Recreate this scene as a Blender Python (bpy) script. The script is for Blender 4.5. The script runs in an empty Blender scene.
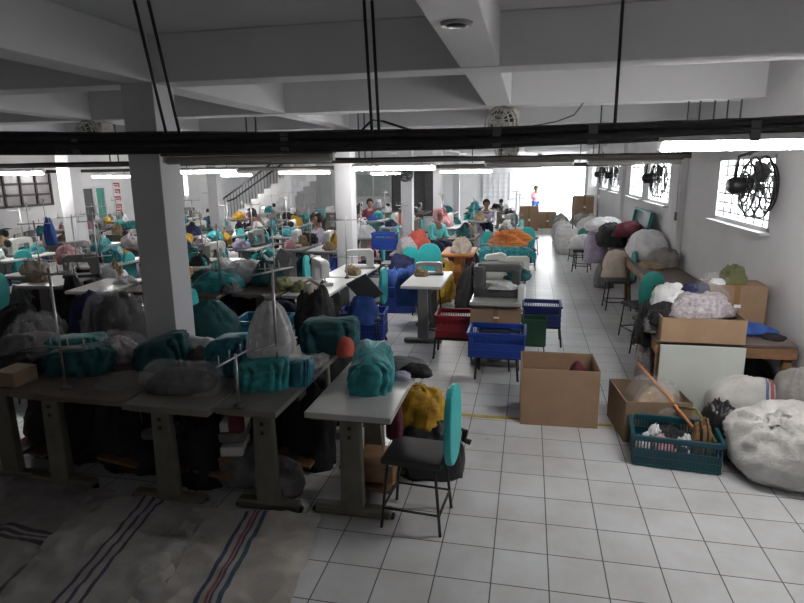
import bpy, math, random
from mathutils import Vector, Matrix, noise
random.seed(7)
sc = bpy.context.scene
COL = sc.collection
PI = math.pi
rnd = random.Random(11)

# ------------------------------------------------------------------ materials
def nd(nt, t, **kw):
    n = nt.nodes.new(t)
    for k, v in kw.items():
        if k in n.inputs: n.inputs[k].default_value = v
        else: setattr(n, k, v)
    return n

def mat(name, col, rough=.6, metal=0., var=.12, scale=6., bump=0., bscale=60., spec=.5, dark=None, coat=0.):
    m = bpy.data.materials.new(name); m.use_nodes = True
    nt = m.node_tree; b = nt.nodes['Principled BSDF']
    b.inputs['Roughness'].default_value = rough
    b.inputs['Metallic'].default_value = metal
    b.inputs['Specular IOR Level'].default_value = spec
    if coat: b.inputs['Coat Weight'].default_value = coat
    tc = nd(nt, 'ShaderNodeTexCoord')
    no = nd(nt, 'ShaderNodeTexNoise', Scale=scale, Detail=4., Roughness=.6)
    nt.links.new(tc.outputs['Object'], no.inputs['Vector'])
    r = nd(nt, 'ShaderNodeValToRGB')
    c = Vector(col)
    d = Vector(dark) if dark else c * (1 - var * 1.6)
    l = c * (1 + var * .7)
    r.color_ramp.elements[0].position = .3; r.color_ramp.elements[1].position = .7
    r.color_ramp.elements[0].color = (*d, 1); r.color_ramp.elements[1].color = (*[min(1, x) for x in l], 1)
    nt.links.new(no.outputs['Fac'], r.inputs['Fac'])
    nt.links.new(r.outputs['Color'], b.inputs['Base Color'])
    if bump:
        n2 = nd(nt, 'ShaderNodeTexNoise', Scale=bscale, Detail=3.)
        nt.links.new(tc.outputs['Object'], n2.inputs['Vector'])
        bp = nd(nt, 'ShaderNodeBump', Strength=bump, Distance=.02)
        nt.links.new(n2.outputs['Fac'], bp.inputs['Height'])
        nt.links.new(bp.outputs['Normal'], b.inputs['Normal'])
    return m

def emit(name, col, s):
    m = bpy.data.materials.new(name); m.use_nodes = True
    nt = m.node_tree; b = nt.nodes['Principled BSDF']
    b.inputs['Base Color'].default_value = (.9, .9, .9, 1)
    b.inputs['Emission Color'].default_value = (*col, 1); b.inputs['Emission Strength'].default_value = s
    return m

def clear(name, col, alpha, rough=.15, bump=.6):
    m = bpy.data.materials.new(name); m.use_nodes = True
    nt = m.node_tree; b = nt.nodes['Principled BSDF']
    b.inputs['Base Color'].default_value = (*col, 1); b.inputs['Roughness'].default_value = rough
    tc = nd(nt, 'ShaderNodeTexCoord'); no = nd(nt, 'ShaderNodeTexNoise', Scale=14., Detail=5., Distortion=1.2)
    nt.links.new(tc.outputs['Object'], no.inputs['Vector'])
    if bump:
        bp = nd(nt, 'ShaderNodeBump', Strength=bump, Distance=.03)
        nt.links.new(no.outputs['Fac'], bp.inputs['Height']); nt.links.new(bp.outputs['Normal'], b.inputs['Normal'])
    mr = nd(nt, 'ShaderNodeMapRange'); mr.inputs['From Min'].default_value = .3; mr.inputs['From Max'].default_value = .75
    mr.inputs['To Min'].default_value = alpha * .6; mr.inputs['To Max'].default_value = min(1, alpha * 1.5)
    nt.links.new(no.outputs['Fac'], mr.inputs['Value']); nt.links.new(mr.outputs['Result'], b.inputs['Alpha'])
    return m

def tile_floor():
    m = bpy.data.materials.new('white_floor_tiles'); m.use_nodes = True
    nt = m.node_tree; b = nt.nodes['Principled BSDF']
    tc = nd(nt, 'ShaderNodeTexCoord')
    mp = nd(nt, 'ShaderNodeMapping'); mp.inputs['Location'].default_value = (-.17 + .2995 * 200, -3.046 + .2995 * 200, 0)
    nt.links.new(tc.outputs['Object'], mp.inputs['Vector'])
    br = nd(nt, 'ShaderNodeTexBrick', offset=0., squash=1.)
    br.inputs['Scale'].default_value = 1.; br.inputs['Mortar Size'].default_value = .0042
    br.inputs['Mortar Smooth'].default_value = .3; br.inputs['Brick Width'].default_value = .2995; br.inputs['Row Height'].default_value = .2995
    br.inputs['Color1'].default_value = (.58, .595, .61, 1); br.inputs['Color2'].default_value = (.63, .645, .66, 1)
    br.inputs['Mortar'].default_value = (.10, .095, .09, 1)
    nt.links.new(mp.outputs['Vector'], br.inputs['Vector'])
    no = nd(nt, 'ShaderNodeTexNoise', Scale=1.3, Detail=6., Roughness=.65)
    nt.links.new(tc.outputs['Object'], no.inputs['Vector'])
    r = nd(nt, 'ShaderNodeValToRGB'); r.color_ramp.elements[0].position = .3; r.color_ramp.elements[0].color = (.74, .71, .68, 1); r.color_ramp.elements[1].position = .62
    nt.links.new(no.outputs['Fac'], r.inputs['Fac'])
    mx = nd(nt, 'ShaderNodeMix', data_type='RGBA', blend_type='MULTIPLY'); mx.inputs[0].default_value = 1
    nt.links.new(br.outputs['Color'], mx.inputs[6]); nt.links.new(r.outputs['Color'], mx.inputs[7])
    nt.links.new(mx.outputs[2], b.inputs['Base Color'])
    rr = nd(nt, 'ShaderNodeMapRange'); rr.inputs['To Min'].default_value = .2; rr.inputs['To Max'].default_value = .42
    nt.links.new(no.outputs['Fac'], rr.inputs['Value']); nt.links.new(rr.outputs['Result'], b.inputs['Roughness'])
    bp = nd(nt, 'ShaderNodeBump', Strength=.25, Distance=.004, invert=True)
    nt.links.new(br.outputs['Fac'], bp.inputs['Height']); nt.links.new(bp.outputs['Normal'], b.inputs['Normal'])
    return m

def striped(name, base, stripes, axis=0, rough=.75, weave=True, var=.1):
    """cloth with stripes at given object-space positions along an axis: (lo, hi, colour)"""
    m = mat(name, base, rough, var=var, scale=9., bump=.25, bscale=120.)
    nt = m.node_tree; b = nt.nodes['Principled BSDF']
    src = b.inputs['Base Color'].links[0].from_socket
    tc = nd(nt, 'ShaderNodeTexCoord'); sp = nd(nt, 'ShaderNodeSeparateXYZ')
    nt.links.new(tc.outputs['Object'], sp.inputs[0])
    for lo, hi, c in stripes:
        a = nd(nt, 'ShaderNodeMath', operation='GREATER_THAN'); a.inputs[1].default_value = lo
        z = nd(nt, 'ShaderNodeMath', operation='LESS_THAN'); z.inputs[1].default_value = hi
        mu = nd(nt, 'ShaderNodeMath', operation='MULTIPLY')
        for q in (a, z): nt.links.new(sp.outputs[axis], q.inputs[0])
        nt.links.new(a.outputs[0], mu.inputs[0]); nt.links.new(z.outputs[0], mu.inputs[1])
        mx = nd(nt, 'ShaderNodeMix', data_type='RGBA')
        nt.links.new(mu.outputs[0], mx.inputs[0]); nt.links.new(src, mx.inputs[6]); mx.inputs[7].default_value = (*c, 1)
        src = mx.outputs[2]
    nt.links.new(src, b.inputs['Base Color'])
    return m

M = dict(
    wall=mat('white_wall_paint', (.60, .595, .60), .8, var=.05, scale=1.2, bump=.05),
    ceil=mat('grey_white_ceiling_paint', (.60, .60, .61), .85, var=.04, scale=1.),
    col=mat('column_paint', (.56, .565, .58), .7, var=.05, scale=2., bump=.04),
    floor=tile_floor(),
    lam=mat('grey_white_laminate', (.40, .41, .40), .3, var=.1, scale=3.),
    lamw=mat('white_laminate', (.74, .75, .74), .3, var=.05, scale=3.),
    lamb=mat('worn_brown_tabletop', (.135, .10, .085), .6, var=.2, scale=4.),
    lamg=mat('dull_grey_tabletop', (.15, .145, .13), .4, var=.2, scale=4.),
    wood=mat('brown_wood', (.24, .13, .065), .6, var=.3, scale=5.),
    orange=mat('orange_varnished_wood', (.50, .20, .055), .5, var=.2, scale=5.),
    putty=mat('putty_painted_metal', (.15, .145, .112), .5, var=.15, scale=6.),
    greyst=mat('grey_painted_metal', (.22, .225, .22), .5, var=.12, scale=6.),
    dkgrey=mat('dark_grey_metal', (.07, .075, .075), .45, var=.2),
    bigm=mat('charcoal_enamel', (.10, .102, .098), .45, var=.15),
    blk=mat('black_metal', (.012, .012, .013), .45, var=.2),
    blkpl=mat('black_plastic', (.010, .010, .012), .35, var=.3, bump=.4, bscale=20),
    chrome=mat('dull_chrome', (.42, .42, .42), .3, .9, var=.15),
    mach=mat('cream_machine_enamel', (.55, .55, .50), .35, var=.08),
    machw=mat('white_machine_enamel', (.70, .70, .69), .3, var=.05),
    teal=mat('teal_fabric', (.020, .25, .275), .6, var=.36, scale=9., bump=.3, bscale=22),
    teal2=mat('blue_teal_fabric', (.022, .20, .275), .6, var=.4, scale=9., bump=.3, bscale=22),
    dteal=mat('dark_teal_fabric', (.012, .085, .095), .8, var=.25, scale=5., bump=.3, bscale=22),
    vinyl=mat('teal_chair_vinyl', (.035, .44, .44), .5, var=.07),
    dvinyl=mat('green_teal_chair_vinyl', (.018, .20, .165), .5, var=.1),
    seat=mat('black_seat_vinyl', (.026, .025, .025), .62, var=.2),
    navy=mat('navy_plastic', (.012, .026, .13), .4, var=.12),
    blue=mat('blue_plastic', (.012, .05, .30), .38, var=.1),
    red=mat('red_plastic', (.27, .012, .022), .4, var=.1),
    green=mat('dark_green_plastic', (.012, .065, .030), .45, var=.15),
    tealpl=mat('teal_crate_plastic', (.005, .062, .085), .4, var=.12),
    card=mat('cardboard', (.30, .195, .12), .8, var=.09, scale=3.5),
    card2=mat('dull_cardboard', (.24, .165, .105), .8, var=.12, scale=3.5),
    tape=mat('brown_packing_tape', (.26, .15, .07), .25, var=.05),
    paper=mat('white_paper', (.78, .78, .78), .7, var=.04),
    sack=mat('white_woven_sack', (.56, .55, .53), .65, var=.12, scale=7., bump=.55, bscale=28),
    sackg=mat('grey_woven_sack', (.25, .235, .225), .7, var=.15, scale=7., bump=.55, bscale=28),
    beige=mat('beige_sack', (.50, .43, .36), .75, var=.14, scale=6., bump=.4, bscale=26),
    white=mat('white_cloth', (.68, .68, .69), .8, var=.12, scale=8., bump=.4, bscale=30),
    lav=mat('lavender_cloth', (.42, .38, .50), .8, var=.15, scale=8., bump=.4, bscale=30),
    pink=mat('pink_cloth', (.60, .30, .33), .8, var=.2, scale=8., bump=.4, bscale=30),
    coral=mat('coral_cloth', (.55, .10, .07), .8, var=.15, scale=8., bump=.4, bscale=30),
    gold=mat('yellow_cloth', (.46, .27, .015), .7, var=.3, scale=10., bump=.5, bscale=25, dark=(.22, .11, .01)),
    tan=mat('tan_cloth', (.35, .25, .15), .8, var=.25, scale=8., bump=.4, bscale=30),
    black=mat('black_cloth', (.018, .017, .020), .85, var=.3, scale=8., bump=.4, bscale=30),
    grey=mat('grey_cloth', (.19, .185, .19), .85, var=.25, scale=8., bump=.4, bscale=30),
    dnavy=mat('navy_cloth', (.016, .022, .075), .85, var=.25, scale=8., bump=.4, bscale=30),
    blues=mat('blue_cloth', (.025, .085, .33), .8, var=.2, scale=8., bump=.4, bscale=30),
    maroon=mat('maroon_cloth', (.11, .014, .030), .85, var=.25, scale=8., bump=.4, bscale=30),
    cyan=mat('cyan_cloth', (.14, .55, .55), .8, var=.1, scale=8.),
    olive=mat('olive_cloth', (.16, .17, .07), .8, var=.25, scale=8., bump=.4, bscale=30),
    checks=mat('pale_print_cloth', (.44, .40, .42), .8, var=.35, scale=30., bump=.4, bscale=30),
    skin=mat('brown_skin', (.20, .105, .065), .6, var=.06),
    hair=mat('black_hair', (.010, .009, .009), .6, var=.2),
    tray=mat('dusty_black_cable', (.014, .014, .015), .65, var=.35, scale=20., bump=.4, bscale=60),
    brownm=mat('brown_metal_trunking', (.085, .070, .060), .6, var=.2),
    fixt=mat('white_lamp_housing', (.6, .6, .6), .5, var=.05),
    tube=emit('lit_tube', (1., .97, .95), 58.),
    tubeoff=mat('unlit_tube', (.38, .37, .35), .3, var=.05),
    yellow=mat('yellow_floor_tape', (.52, .37, .05), .6, var=.2, scale=12),
    plast=clear('clear_crinkled_plastic', (.72, .71, .71), .15, .08, 1.),
    plastb=clear('milky_plastic', (.58, .57, .57), .90, .4, .08),
    glass=clear('window_glass', (.9, .9, .9), .05, .05, 0),
    board=mat('grey_green_board', (.50, .53, .50), .55, var=.06, scale=2.),
    frame=mat('white_window_frame', (.55, .55, .56), .6, var=.05),
    dframe=mat('dark_window_frame', (.035, .025, .025), .6, var=.1),
    dglass=mat('dusty_brown_glass', (.20, .165, .165), .3, var=.2, scale=3.),
    gglass=mat('green_shutter', (.03, .24, .19), .5, var=.1),
    gpane=mat('grey_green_pane', (.33, .37, .35), .3, var=.15, scale=2.),
    dpane=mat('dark_grey_panel', (.05, .05, .052), .5, var=.2),
    redink=mat('red_ink', (.45, .02, .03), .6, var=.05),
    bulb=emit('warm_bulb', (1., .72, .45), 18.),
    conc=mat('pale_outdoor_concrete', (.7, .7, .68), .8, var=.08, scale=2.),
    fanm=mat('dusty_cream_fan', (.44, .42, .38), .5, var=.25, scale=9.),
)

# ------------------------------------------------------------------ mesh builder
class MB:
    def __init__(s): s.v = []; s.f = []; s.sm = []
    def add(s, vs, fs, smooth=False, mtx=None):
        o = len(s.v)
        s.v += [tuple(mtx @ Vector(p)) if mtx else tuple(p) for p in vs]
        s.f += [tuple(i + o for i in f) for f in fs]; s.sm += [smooth] * len(fs)
        return s
    def box(s, c, d, mtx=None, taper=1.):
        x, y, z = c; a, b, h = d[0] / 2, d[1] / 2, d[2] / 2
        vs = [(x + i * a * (t), y + j * b * (t), z + k * h) for k, t in ((-1, 1.), (1, taper)) for j in (-1, 1) for i in (-1, 1)]
        return s.add(vs, [(0, 2, 3, 1), (4, 5, 7, 6), (0, 1, 5, 4), (2, 6, 7, 3), (0, 4, 6, 2), (1, 3, 7, 5)], False, mtx)
    def tube(s, pts, r, n=8, cap=True, smooth=True):
        pts = [Vector(p) for p in pts]; rs = r if isinstance(r, (list, tuple)) else [r] * len(pts)
        vs = []; ref = None
        for i, p in enumerate(pts):
            t = (pts[min(i + 1, len(pts) - 1)] - pts[max(i - 1, 0)]).normalized()
            if ref is None: ref = Vector((1, 0, 0)) if abs(t.x) < .9 else Vector((0, 1, 0))
            u = t.cross(ref).normalized(); w = t.cross(u).normalized(); ref = -w.cross(t).normalized() if False else ref
            for k in range(n):
                a = 2 * PI * k / n; vs.append(p + (u * math.cos(a) + w * math.sin(a)) * rs[i])
        fs = []
        for i in range(len(pts) - 1):
            for k in range(n):
                fs.append((i * n + k, i * n + (k + 1) % n, (i + 1) * n + (k + 1) % n, (i + 1) * n + k))
        s.add(vs, fs, smooth)
        if cap:
            o = len(s.v) - len(vs); e = o + (len(pts) - 1) * n
            s.f += [tuple(o + k for k in reversed(range(n))), tuple(e + k for k in range(n))]; s.sm += [False, False]
        return s
    def rod(s, a, b, r, n=8): return s.tube([a, b], r, n)
    def ring(s, c, R, r, axis='z', n=28, k=6, sx=1., sy=1.):
        vs = []; fs = []
        for i in range(n):
            a = 2 * PI * i / n
            for j in range(k):
                b = 2 * PI * j / k; q = R + r * math.cos(b); x, y, z = q * math.cos(a) * sx, q * math.sin(a) * sy, r * math.sin(b)
                if axis == 'x': x, y, z = z, x, y
                elif axis == 'y': x, y, z = x, z, y
                vs.append((c[0] + x, c[1] + y, c[2] + z))
        for i in range(n):
            for j in range(k):
                fs.append((i * k + j, ((i + 1) % n) * k + j, ((i + 1) % n) * k + (j + 1) % k, i * k + (j + 1) % k))
        return s.add(vs, fs, True)
    def lathe(s, prof, c=(0, 0, 0), n=16, mtx=None):
        vs = []; fs = []
        for r, z in prof:
            for k in range(n):
                a = 2 * PI * k / n; vs.append((c[0] + r * math.cos(a), c[1] + r * math.sin(a), c[2] + z))
        for i in range(len(prof) - 1):
            for k in range(n): fs.append((i * n + k, i * n + (k + 1) % n, (i + 1) * n + (k + 1) % n, (i + 1) * n + k))
        fs += [tuple(reversed(range(n))), tuple((len(prof) - 1) * n + k for k in range(n))]
        return s.add(vs, fs, True, mtx)
    def prism(s, poly, lo, hi, axis='y', smooth=False):
        n = len(poly); vs = []
        for t in (lo, hi):
            for a, b in poly:
                vs.append({'y': (a, t, b), 'x': (t, a, b), 'z': (a, b, t)}[axis])
        fs = [tuple(range(n)), tuple(reversed(range(n, 2 * n)))] + [(i, i + n, (i + 1) % n + n, (i + 1) % n) for i in range(n)]
        return s.add(vs, fs, smooth)
    def grid(s, fn, nu, nv, closed=False, smooth=True):
        vs = [fn(i / (nu if closed else nu - 1), j / (nv - 1)) for j in range(nv) for i in range(nu)]
        fs = []
        for j in range(nv - 1):
            for i in range(nu if closed else nu - 1):
                fs.append((j * nu + i, j * nu + (i + 1) % nu, (j + 1) * nu + (i + 1) % nu, (j + 1) * nu + i))
        return s.add(vs, fs, smooth)
    def mesh(s, name, m, bev=0.):
        me = bpy.data.meshes.new(name); me.from_pydata(s.v, [], s.f); me.update()
        me.polygons.foreach_set('use_smooth', s.sm)
        me.materials.append(m)
        return me
    def obj(s, name, m, parent=None, bev=0., loc=None, rz=0.):
        return link(name, s.mesh(name, m), parent, bev, loc, rz)

def link(name, me, parent=None, bev=0., loc=None, rz=0.):
    o = bpy.data.objects.new(name, me); COL.objects.link(o); o.parent = parent
    if loc is not None: o.location = loc
    o.rotation_euler.z = rz
    if bev:
        b = o.modifiers.new('bevel', 'BEVEL'); b.width = bev; b.segments = 2; b.limit_method = 'ANGLE'; b.angle_limit = .7
    return o

def thing(name, label, cat, loc=(0, 0, 0), rz=0., group=None):
    o = bpy.data.objects.new(name, None); COL.objects.link(o); o.empty_display_size = .1
    o.location = loc; o.rotation_euler.z = rz
    return tag(o, label, cat, group)
def tag(o, label, cat, group=None):
    o['label'] = label; o['category'] = cat
    if group: o['group'] = group
    return o
def struct(o): o['kind'] = 'structure'; return o

def paint(o, m):
    for q in [o] + list(o.children_recursive):
        if q.type == 'MESH' and q.material_slots:
            q.material_slots[0].link = 'OBJECT'; q.material_slots[0].material = m

KIDS = {}
def copy_tree(o, parent=None):
    c = o.copy(); COL.objects.link(c); c.parent = parent
    for ch in o.children: copy_tree(ch, c)
    return c
PROTO = {}
def place(key, maker, label, cat, loc, rz=0., group=None, scale=1.):
    """first use builds the thing, later uses copy it with its parts"""
    if key not in PROTO: o = PROTO[key] = maker()
    else: o = copy_tree(PROTO[key])
    o.location = loc; o.rotation_euler = (0, 0, rz)
    o.scale = (scale,) * 3 if not isinstance(scale, tuple) else scale
    for k in ('group',):
        if k in o: del o[k]
    return tag(o, label, cat, group)
def root(name): o = bpy.data.objects.new(name, None); COL.objects.link(o); o.empty_display_size = .1; return o

# ------------------------------------------------------------------ soft shapes
def nz(x, y, z, s=1.): return noise.noise(Vector((x * s, y * s, z * s)))
def blob_mb(w, d, h, seed=0, fold=.10, e=2.4, flat=.25, nu=44, nv=22, lump=.22):
    """a slumped heap of cloth: flat below, folded and lumpy above; base on z = 0"""
    def fn(u, v):
        a = 2 * PI * u; b = PI * (v - .5)
        ca, sa, cb, sb = math.cos(a), math.sin(a), math.cos(b), math.sin(b)
        p = lambda t, k: math.copysign(abs(t) ** (2 / k), t)
        x, y, z = p(ca, e) * p(cb, e), p(sa, e) * p(cb, e), p(sb, 2.2)
        k = 1 + lump * nz(x * 1.3 + seed * 7.1, y * 1.3, z * 1.3) + fold * (1 - abs(nz(x * 3 + seed, y * 3 + 5, z * 2.4)) * 2.4) * .8
        k += fold * .5 * (1 - 2 * abs(nz(x * 7 + 9, y * 7 + seed, z * 5)))
        x, y, z = x * k, y * k, z * k
        z = (z + flat) / (1 + flat)
        if z < 0: z = -.004 + z * .03
        return (x * w / 2, y * d / 2, max(0, z) * h)
    return MB().grid(fn, nu, nv, True)
def cover_mb(L, W, H, seed=0, hump=.25):
    """cloth cover tied over a sewing machine: straight skirt, gathered folds, slanting ridge"""
    def fn(u, v):
        a = 2 * PI * u
        p = lambda t, k: math.copysign(abs(t) ** (2 / k), t)
        tp = v ** 1.25
        cx, cy = p(math.cos(a), 3.6), p(math.sin(a), 3.6)
        f = (abs(math.sin(a * 5.5 + 4 * nz(math.cos(a) + seed, math.sin(a), v * 1.2))) - .5) * .21 * math.sin(PI * min(1, v * .85 + .12)) + .05 * nz(cx * 3 + seed, cy * 3, v * 4)
        f += .06 * (1 - 2 * abs(nz(cx * 2 + seed, v * 5, cy * 2 + 3)))
        x = cx * L / 2 * (1.03 - .15 * v ** 2.2) * (1 + f)
        y = cy * W / 2 * (1.06 - .50 * v ** 1.7) * (1 + f * 2.2)
        z = H * math.sin(v * PI / 2) ** .85 * (1 - hump * .25 + hump * (x / L)) * (1 + .10 * nz(x * 7 + seed, y * 7, 2))
        return (x, y, z)
    m = MB().grid(fn, 72, 18, True)
    top = m.v[-72:]; n = len(m.v); c = tuple(sum(q[i] for q in top) / 72 for i in range(3))
    m.v.append((c[0], c[1], c[2] + .01))
    for i in range(72): m.f.append((n - 72 + i, n - 72 + (i + 1) % 72, n)); m.sm.append(True)
    return m
def sack_mb(w, d, h, seed=0, neck=True):
    """full sack standing on its bottom and gathered to a tied neck"""
    def fn(u, v):
        a = 2 * PI * u
        p = lambda t, k: math.copysign(abs(t) ** (2 / k), t)
        prof = [(0, .70), (.05, .90), (.25, 1.0), (.5, 1.0), (.7, .90), (.84, .62), (.92, .26), (.96, .15), (1., .24)]
        for (z0, r0), (z1, r1) in zip(prof, prof[1:]):
            if z0 <= v <= z1:
                t = (v - z0) / (z1 - z0); t = t * t * (3 - 2 * t); r = r0 + (r1 - r0) * t; break
        g = max(0, (v - .55) / .45)
        f = .06 * nz(math.cos(a) * 2 + seed, math.sin(a) * 2, v * 4) + .05 * (1 - 2 * abs(nz(math.cos(a) * 3, math.sin(a) * 3 + seed, v * 5)))
        f += g * .10 * math.sin(a * 9 + seed + 3 * nz(u * 4, v * 3, seed))
        return (p(math.cos(a), 2.6) * w / 2 * r * (1 + f), p(math.sin(a), 2.6) * d / 2 * r * (1 + f), h * v + .02 * h * nz(math.cos(a) + seed, math.sin(a), v * 3) * v)
    m = MB().grid(fn, 56, 34, True)
    m.f.append(tuple(reversed(range(56)))); m.sm.append(False)
    return m
def heap(name, label, cat, loc, size, m, seed, rz=0., group=None, **kw):
    o = blob_mb(*size, seed=seed, **kw).obj(name, m, None, 0, loc, rz)
    return tag(o, label, cat, group)
BLOBS = {}
def small_heap(name, label, cat, loc, size, m, seed, rz=0., group=None):
    """many small heaps share six meshes"""
    k = seed % 6
    if k not in BLOBS: BLOBS[k] = blob_mb(1, 1, 1, seed=k * 3.7 + 1, nu=36, nv=18, fold=.34, lump=.55, e=2.0).mesh('heap', M['white'])
    o = link(name, BLOBS[k], None, 0, loc, rz); o.scale = size
    o.material_slots[0].link = 'OBJECT'; o.material_slots[0].material = m
    return tag(o, label, cat, group)
def sheet(name, label, cat, quad, z, m, seed, amp=.018, parent=None, rz=0.):
    """creased flat sheet spread over the four ground corners"""
    A, B, C_, D = [Vector((*q, 0)) for q in quad]
    ctr = (A + B + C_ + D) / 4
    def fn(u, v):
        p = A.lerp(B, u).lerp(D.lerp(C_, u), v) - ctr
        k = nz(p.x * 2.2 + seed, p.y * 2.2, 1) * .9 + (1 - 2 * abs(nz(p.x * 3 + 4, p.y * 3 + seed, 3))) * .8 + nz(p.x * 9, p.y * 9, seed) * .5 + (1 - 2 * abs(nz(p.x * 6, p.y * 6 + seed, 7))) * .5
        ed = .03 * nz(p.x * 3, p.y * 3, seed + 9)
        return (p.x + ed, p.y + ed, .004 + amp * max(0, .55 + k * .6))
    o = MB().grid(fn, 90, 90).obj(name, m, parent, 0, (ctr.x, ctr.y, z), rz)
    return tag(o, label, cat) if label else o

# ------------------------------------------------------------------ the setting
X0, X1, Y0, Y1, ZC = -12.8, 2.17, -1.6, 28., 3.1
struct(MB().box(((X0 + X1) / 2, (Y0 + Y1) / 2, -.05), (X1 - X0 + .4, Y1 - Y0 + .4, .1)).obj('floor', M['floor']))
struct(MB().box(((X0 + X1) / 2 + 4, (Y0 + Y1) / 2 + 6, -.16), (60, 60, .1)).obj('ground', M['conc']))
struct(MB().box(((X0 + X1) / 2, (Y0 + Y1) / 2, ZC + .06), (X1 - X0 + .4, Y1 - Y0 + .4, .12)).obj('ceiling', M['ceil']))
bm = MB()
for k in range(-2, 10):
    y = 4.17 + 2.44 * k
    if Y0 < y < Y1: struct(MB().box(((X0 + X1) / 2, y, ZC - .165), (X1 - X0, .26, .33)).obj('beam', M['ceil'], None, .008))
for k in range(-3, 2):
    x = -2.83 + 2.49 * k
    if X0 < x < X1: struct(MB().box((x, (Y0 + Y1) / 2, ZC - .162), (.25, Y1 - Y0, .324)).obj('beam', M['ceil'], None, .008))
for cx in (-2.83, -7.83):
    for cy in (4.17, 9.05, 13.95, 18.8, 23.7):
        if cx < -5 and cy < 5: continue
        struct(MB().box((cx, cy, (ZC - .33) / 2), (.265, .265, ZC - .33)).obj('column', M['col'], None, .006))
WINS = [(6.02, 7.72), (10.16, 11.9), (12.42, 14.05), (15.3, 17.02), (17.8, 19.2), (20.6, 22.4)]
ZB, ZT = 1.53, 2.24
w = MB(); t = .18; xc = X1 + t / 2
def seg(a, b, z0, z1): w.box((xc, (a + b) / 2, (z0 + z1) / 2), (t, b - a, z1 - z0))
seg(Y0, 24.4, 0, ZB); seg(Y0, 24.4, ZT, ZC); seg(24.4, Y1, 2.2, ZC)
e = Y0
for a, b in WINS: seg(e, a, ZB, ZT); e = b
seg(e, 24.4, ZB, ZT)
struct(w.obj('wall_right', M['wall']))
for i, cy in enumerate((4.17, 9.05, 14.6, 19.6, 23.9)):
    struct(MB().box((X1 - .03, cy + .3, ZC / 2), (.10, .42, ZC)).obj('trim_%d' % (i + 1), M['wall'], None, .006))
for i, (a, b) in enumerate(WINS):
    r = struct(root('window_%d' % (i + 1))); r.location = (X1 + .05, (a + b) / 2, (ZB + ZT) / 2)
    L, Hh = b - a, ZT - ZB
    f = MB()
    for s in (-1, 1):
        f.box((0, s * (L / 2 - .025), 0), (.1, .05, Hh)); f.box((0, 0, s * (Hh / 2 - .02)), (.1, L, .04))
    f.obj('window_frame', M['frame'], r)
    g = MB(); ny = 7
    for k in range(1, ny): g.rod((-.02, -L / 2 + L * k / ny, -Hh / 2), (-.02, -L / 2 + L * k / ny, Hh / 2), .010, 6)
    for k in range(1, 7): g.rod((-.02, -L / 2, -Hh / 2 + Hh * k / 7), (-.02, L / 2, -Hh / 2 + Hh * k / 7), .010, 6)
    g.obj('window_grille', M['greyst'], r)
    MB().box((.03, 0, 0), (.006, L - .06, Hh - .06)).obj('window_pane', M['glass'], r)
    MB().box((-.06, 0, -Hh / 2 - .012), (.16, L + .06, .025)).obj('window_sill', M['frame'], r)
w = MB()
w.box((X0 / 2 + .25, Y1 + .09, ZC / 2), (-X0 + .5, .18, ZC)); w.box((X1 / 2 + .25, Y1 + .09, (2.2 + ZC) / 2), (X1 - .5 + .36, .18, ZC - 2.2))
struct(w.obj('wall_back', M['wall']))
struct(MB().box((X0 - .09, (Y0 + Y1) / 2, ZC / 2), (.18, Y1 - Y0, ZC)).obj('wall_left', M['wall']))
struct(MB().box(((X0 + X1) / 2, Y0 - .09, ZC / 2), (X1 - X0, .18, ZC)).obj('wall_front', M['wall']))

def left_window(n, ya, yb, za, zb, pane, cols, rows, fm):
    r = struct(root('window_%d' % n)); r.location = (X0 + .03, (ya + yb) / 2, (za + zb) / 2)
    L, Hh = yb - ya, zb - za; f = MB()
    for k in range(cols + 1): f.box((.01, -L / 2 + L * k / cols, 0), (.06, .06, Hh))
    for k in range(rows + 1): f.box((.01, 0, -Hh / 2 + Hh * k / rows), (.06, L + .06, .06))
    f.obj('window_frame', fm, r); MB().box((0, 0, 0), (.02, L, Hh)).obj('window_pane', pane, r)
left_window(7, 12.0, 14.0, 1.35, 2.18, M['dglass'], 4, 3, M['dframe'])
left_window(8, 14.95, 15.6, .75, 1.75, M['dpane'], 1, 1, M['frame'])
left_window(9, 15.68, 16.1, .75, 1.75, M['gglass'], 1, 1, M['frame'])
def slot(n, y, za, zb):
    r = struct(root('window_%d' % n)); r.location = (X0 + .02, y, (za + zb) / 2)
    MB().box((0, 0, 0), (.02, .3, zb - za)).obj('window_pane', PANELIT, r)
    f = MB(); f.box((.01, -.17, 0), (.05, .05, zb - za + .1)); f.box((.01, .17, 0), (.05, .05, zb - za + .1)); f.obj('window_frame', M['frame'], r)
PANELIT = emit('daylight_glow_pane', (.93, .98, 1.), 1.3)  # daylight put into the pane as a glow of its own
slot(10, 20.6, 1.3, 2.05); slot(11, 22.6, 1.4, 2.05)
def back_panel(name, xa, xb, za, zb, pm, fm, cols=1, rows=1):
    r = struct(root(name)); r.location = ((xa + xb) / 2, Y1 - .03, (za + zb) / 2); L, Hh = xb - xa, zb - za; f = MB()
    for k in range(cols + 1): f.box((-L / 2 + L * k / cols, -.01, 0), (.06, .06, Hh))
    for k in range(rows + 1): f.box((0, -.01, -Hh / 2 + Hh * k / rows), (L + .06, .06, .06))
    f.obj('frame', fm, r); MB().box((0, 0, 0), (L, .03, Hh)).obj('panel', pm, r)
back_panel('window_12', -8.2, -6.5, .9, 2.0, M['gpane'], M['frame'], 2, 1)
back_panel('door_1', -6.4, -5.6, 0, 2.05, M['dpane'], M['dframe'])
back_panel('door_2', -5.4, -4.3, 0, 2.05, M['dpane'], M['dframe'], 2, 1)
back_panel('door_3', -10.0, -9.1, 0, 2.1, M['board'], M['frame'])
back_panel('window_13', -9.0, -8.5, .8, 2.0, M['dpane'], M['frame'], 1, 1)
back_panel('window_14', -2.1, -.9, .7, 1.95, M['wall'], M['frame'], 5, 6)
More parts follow.
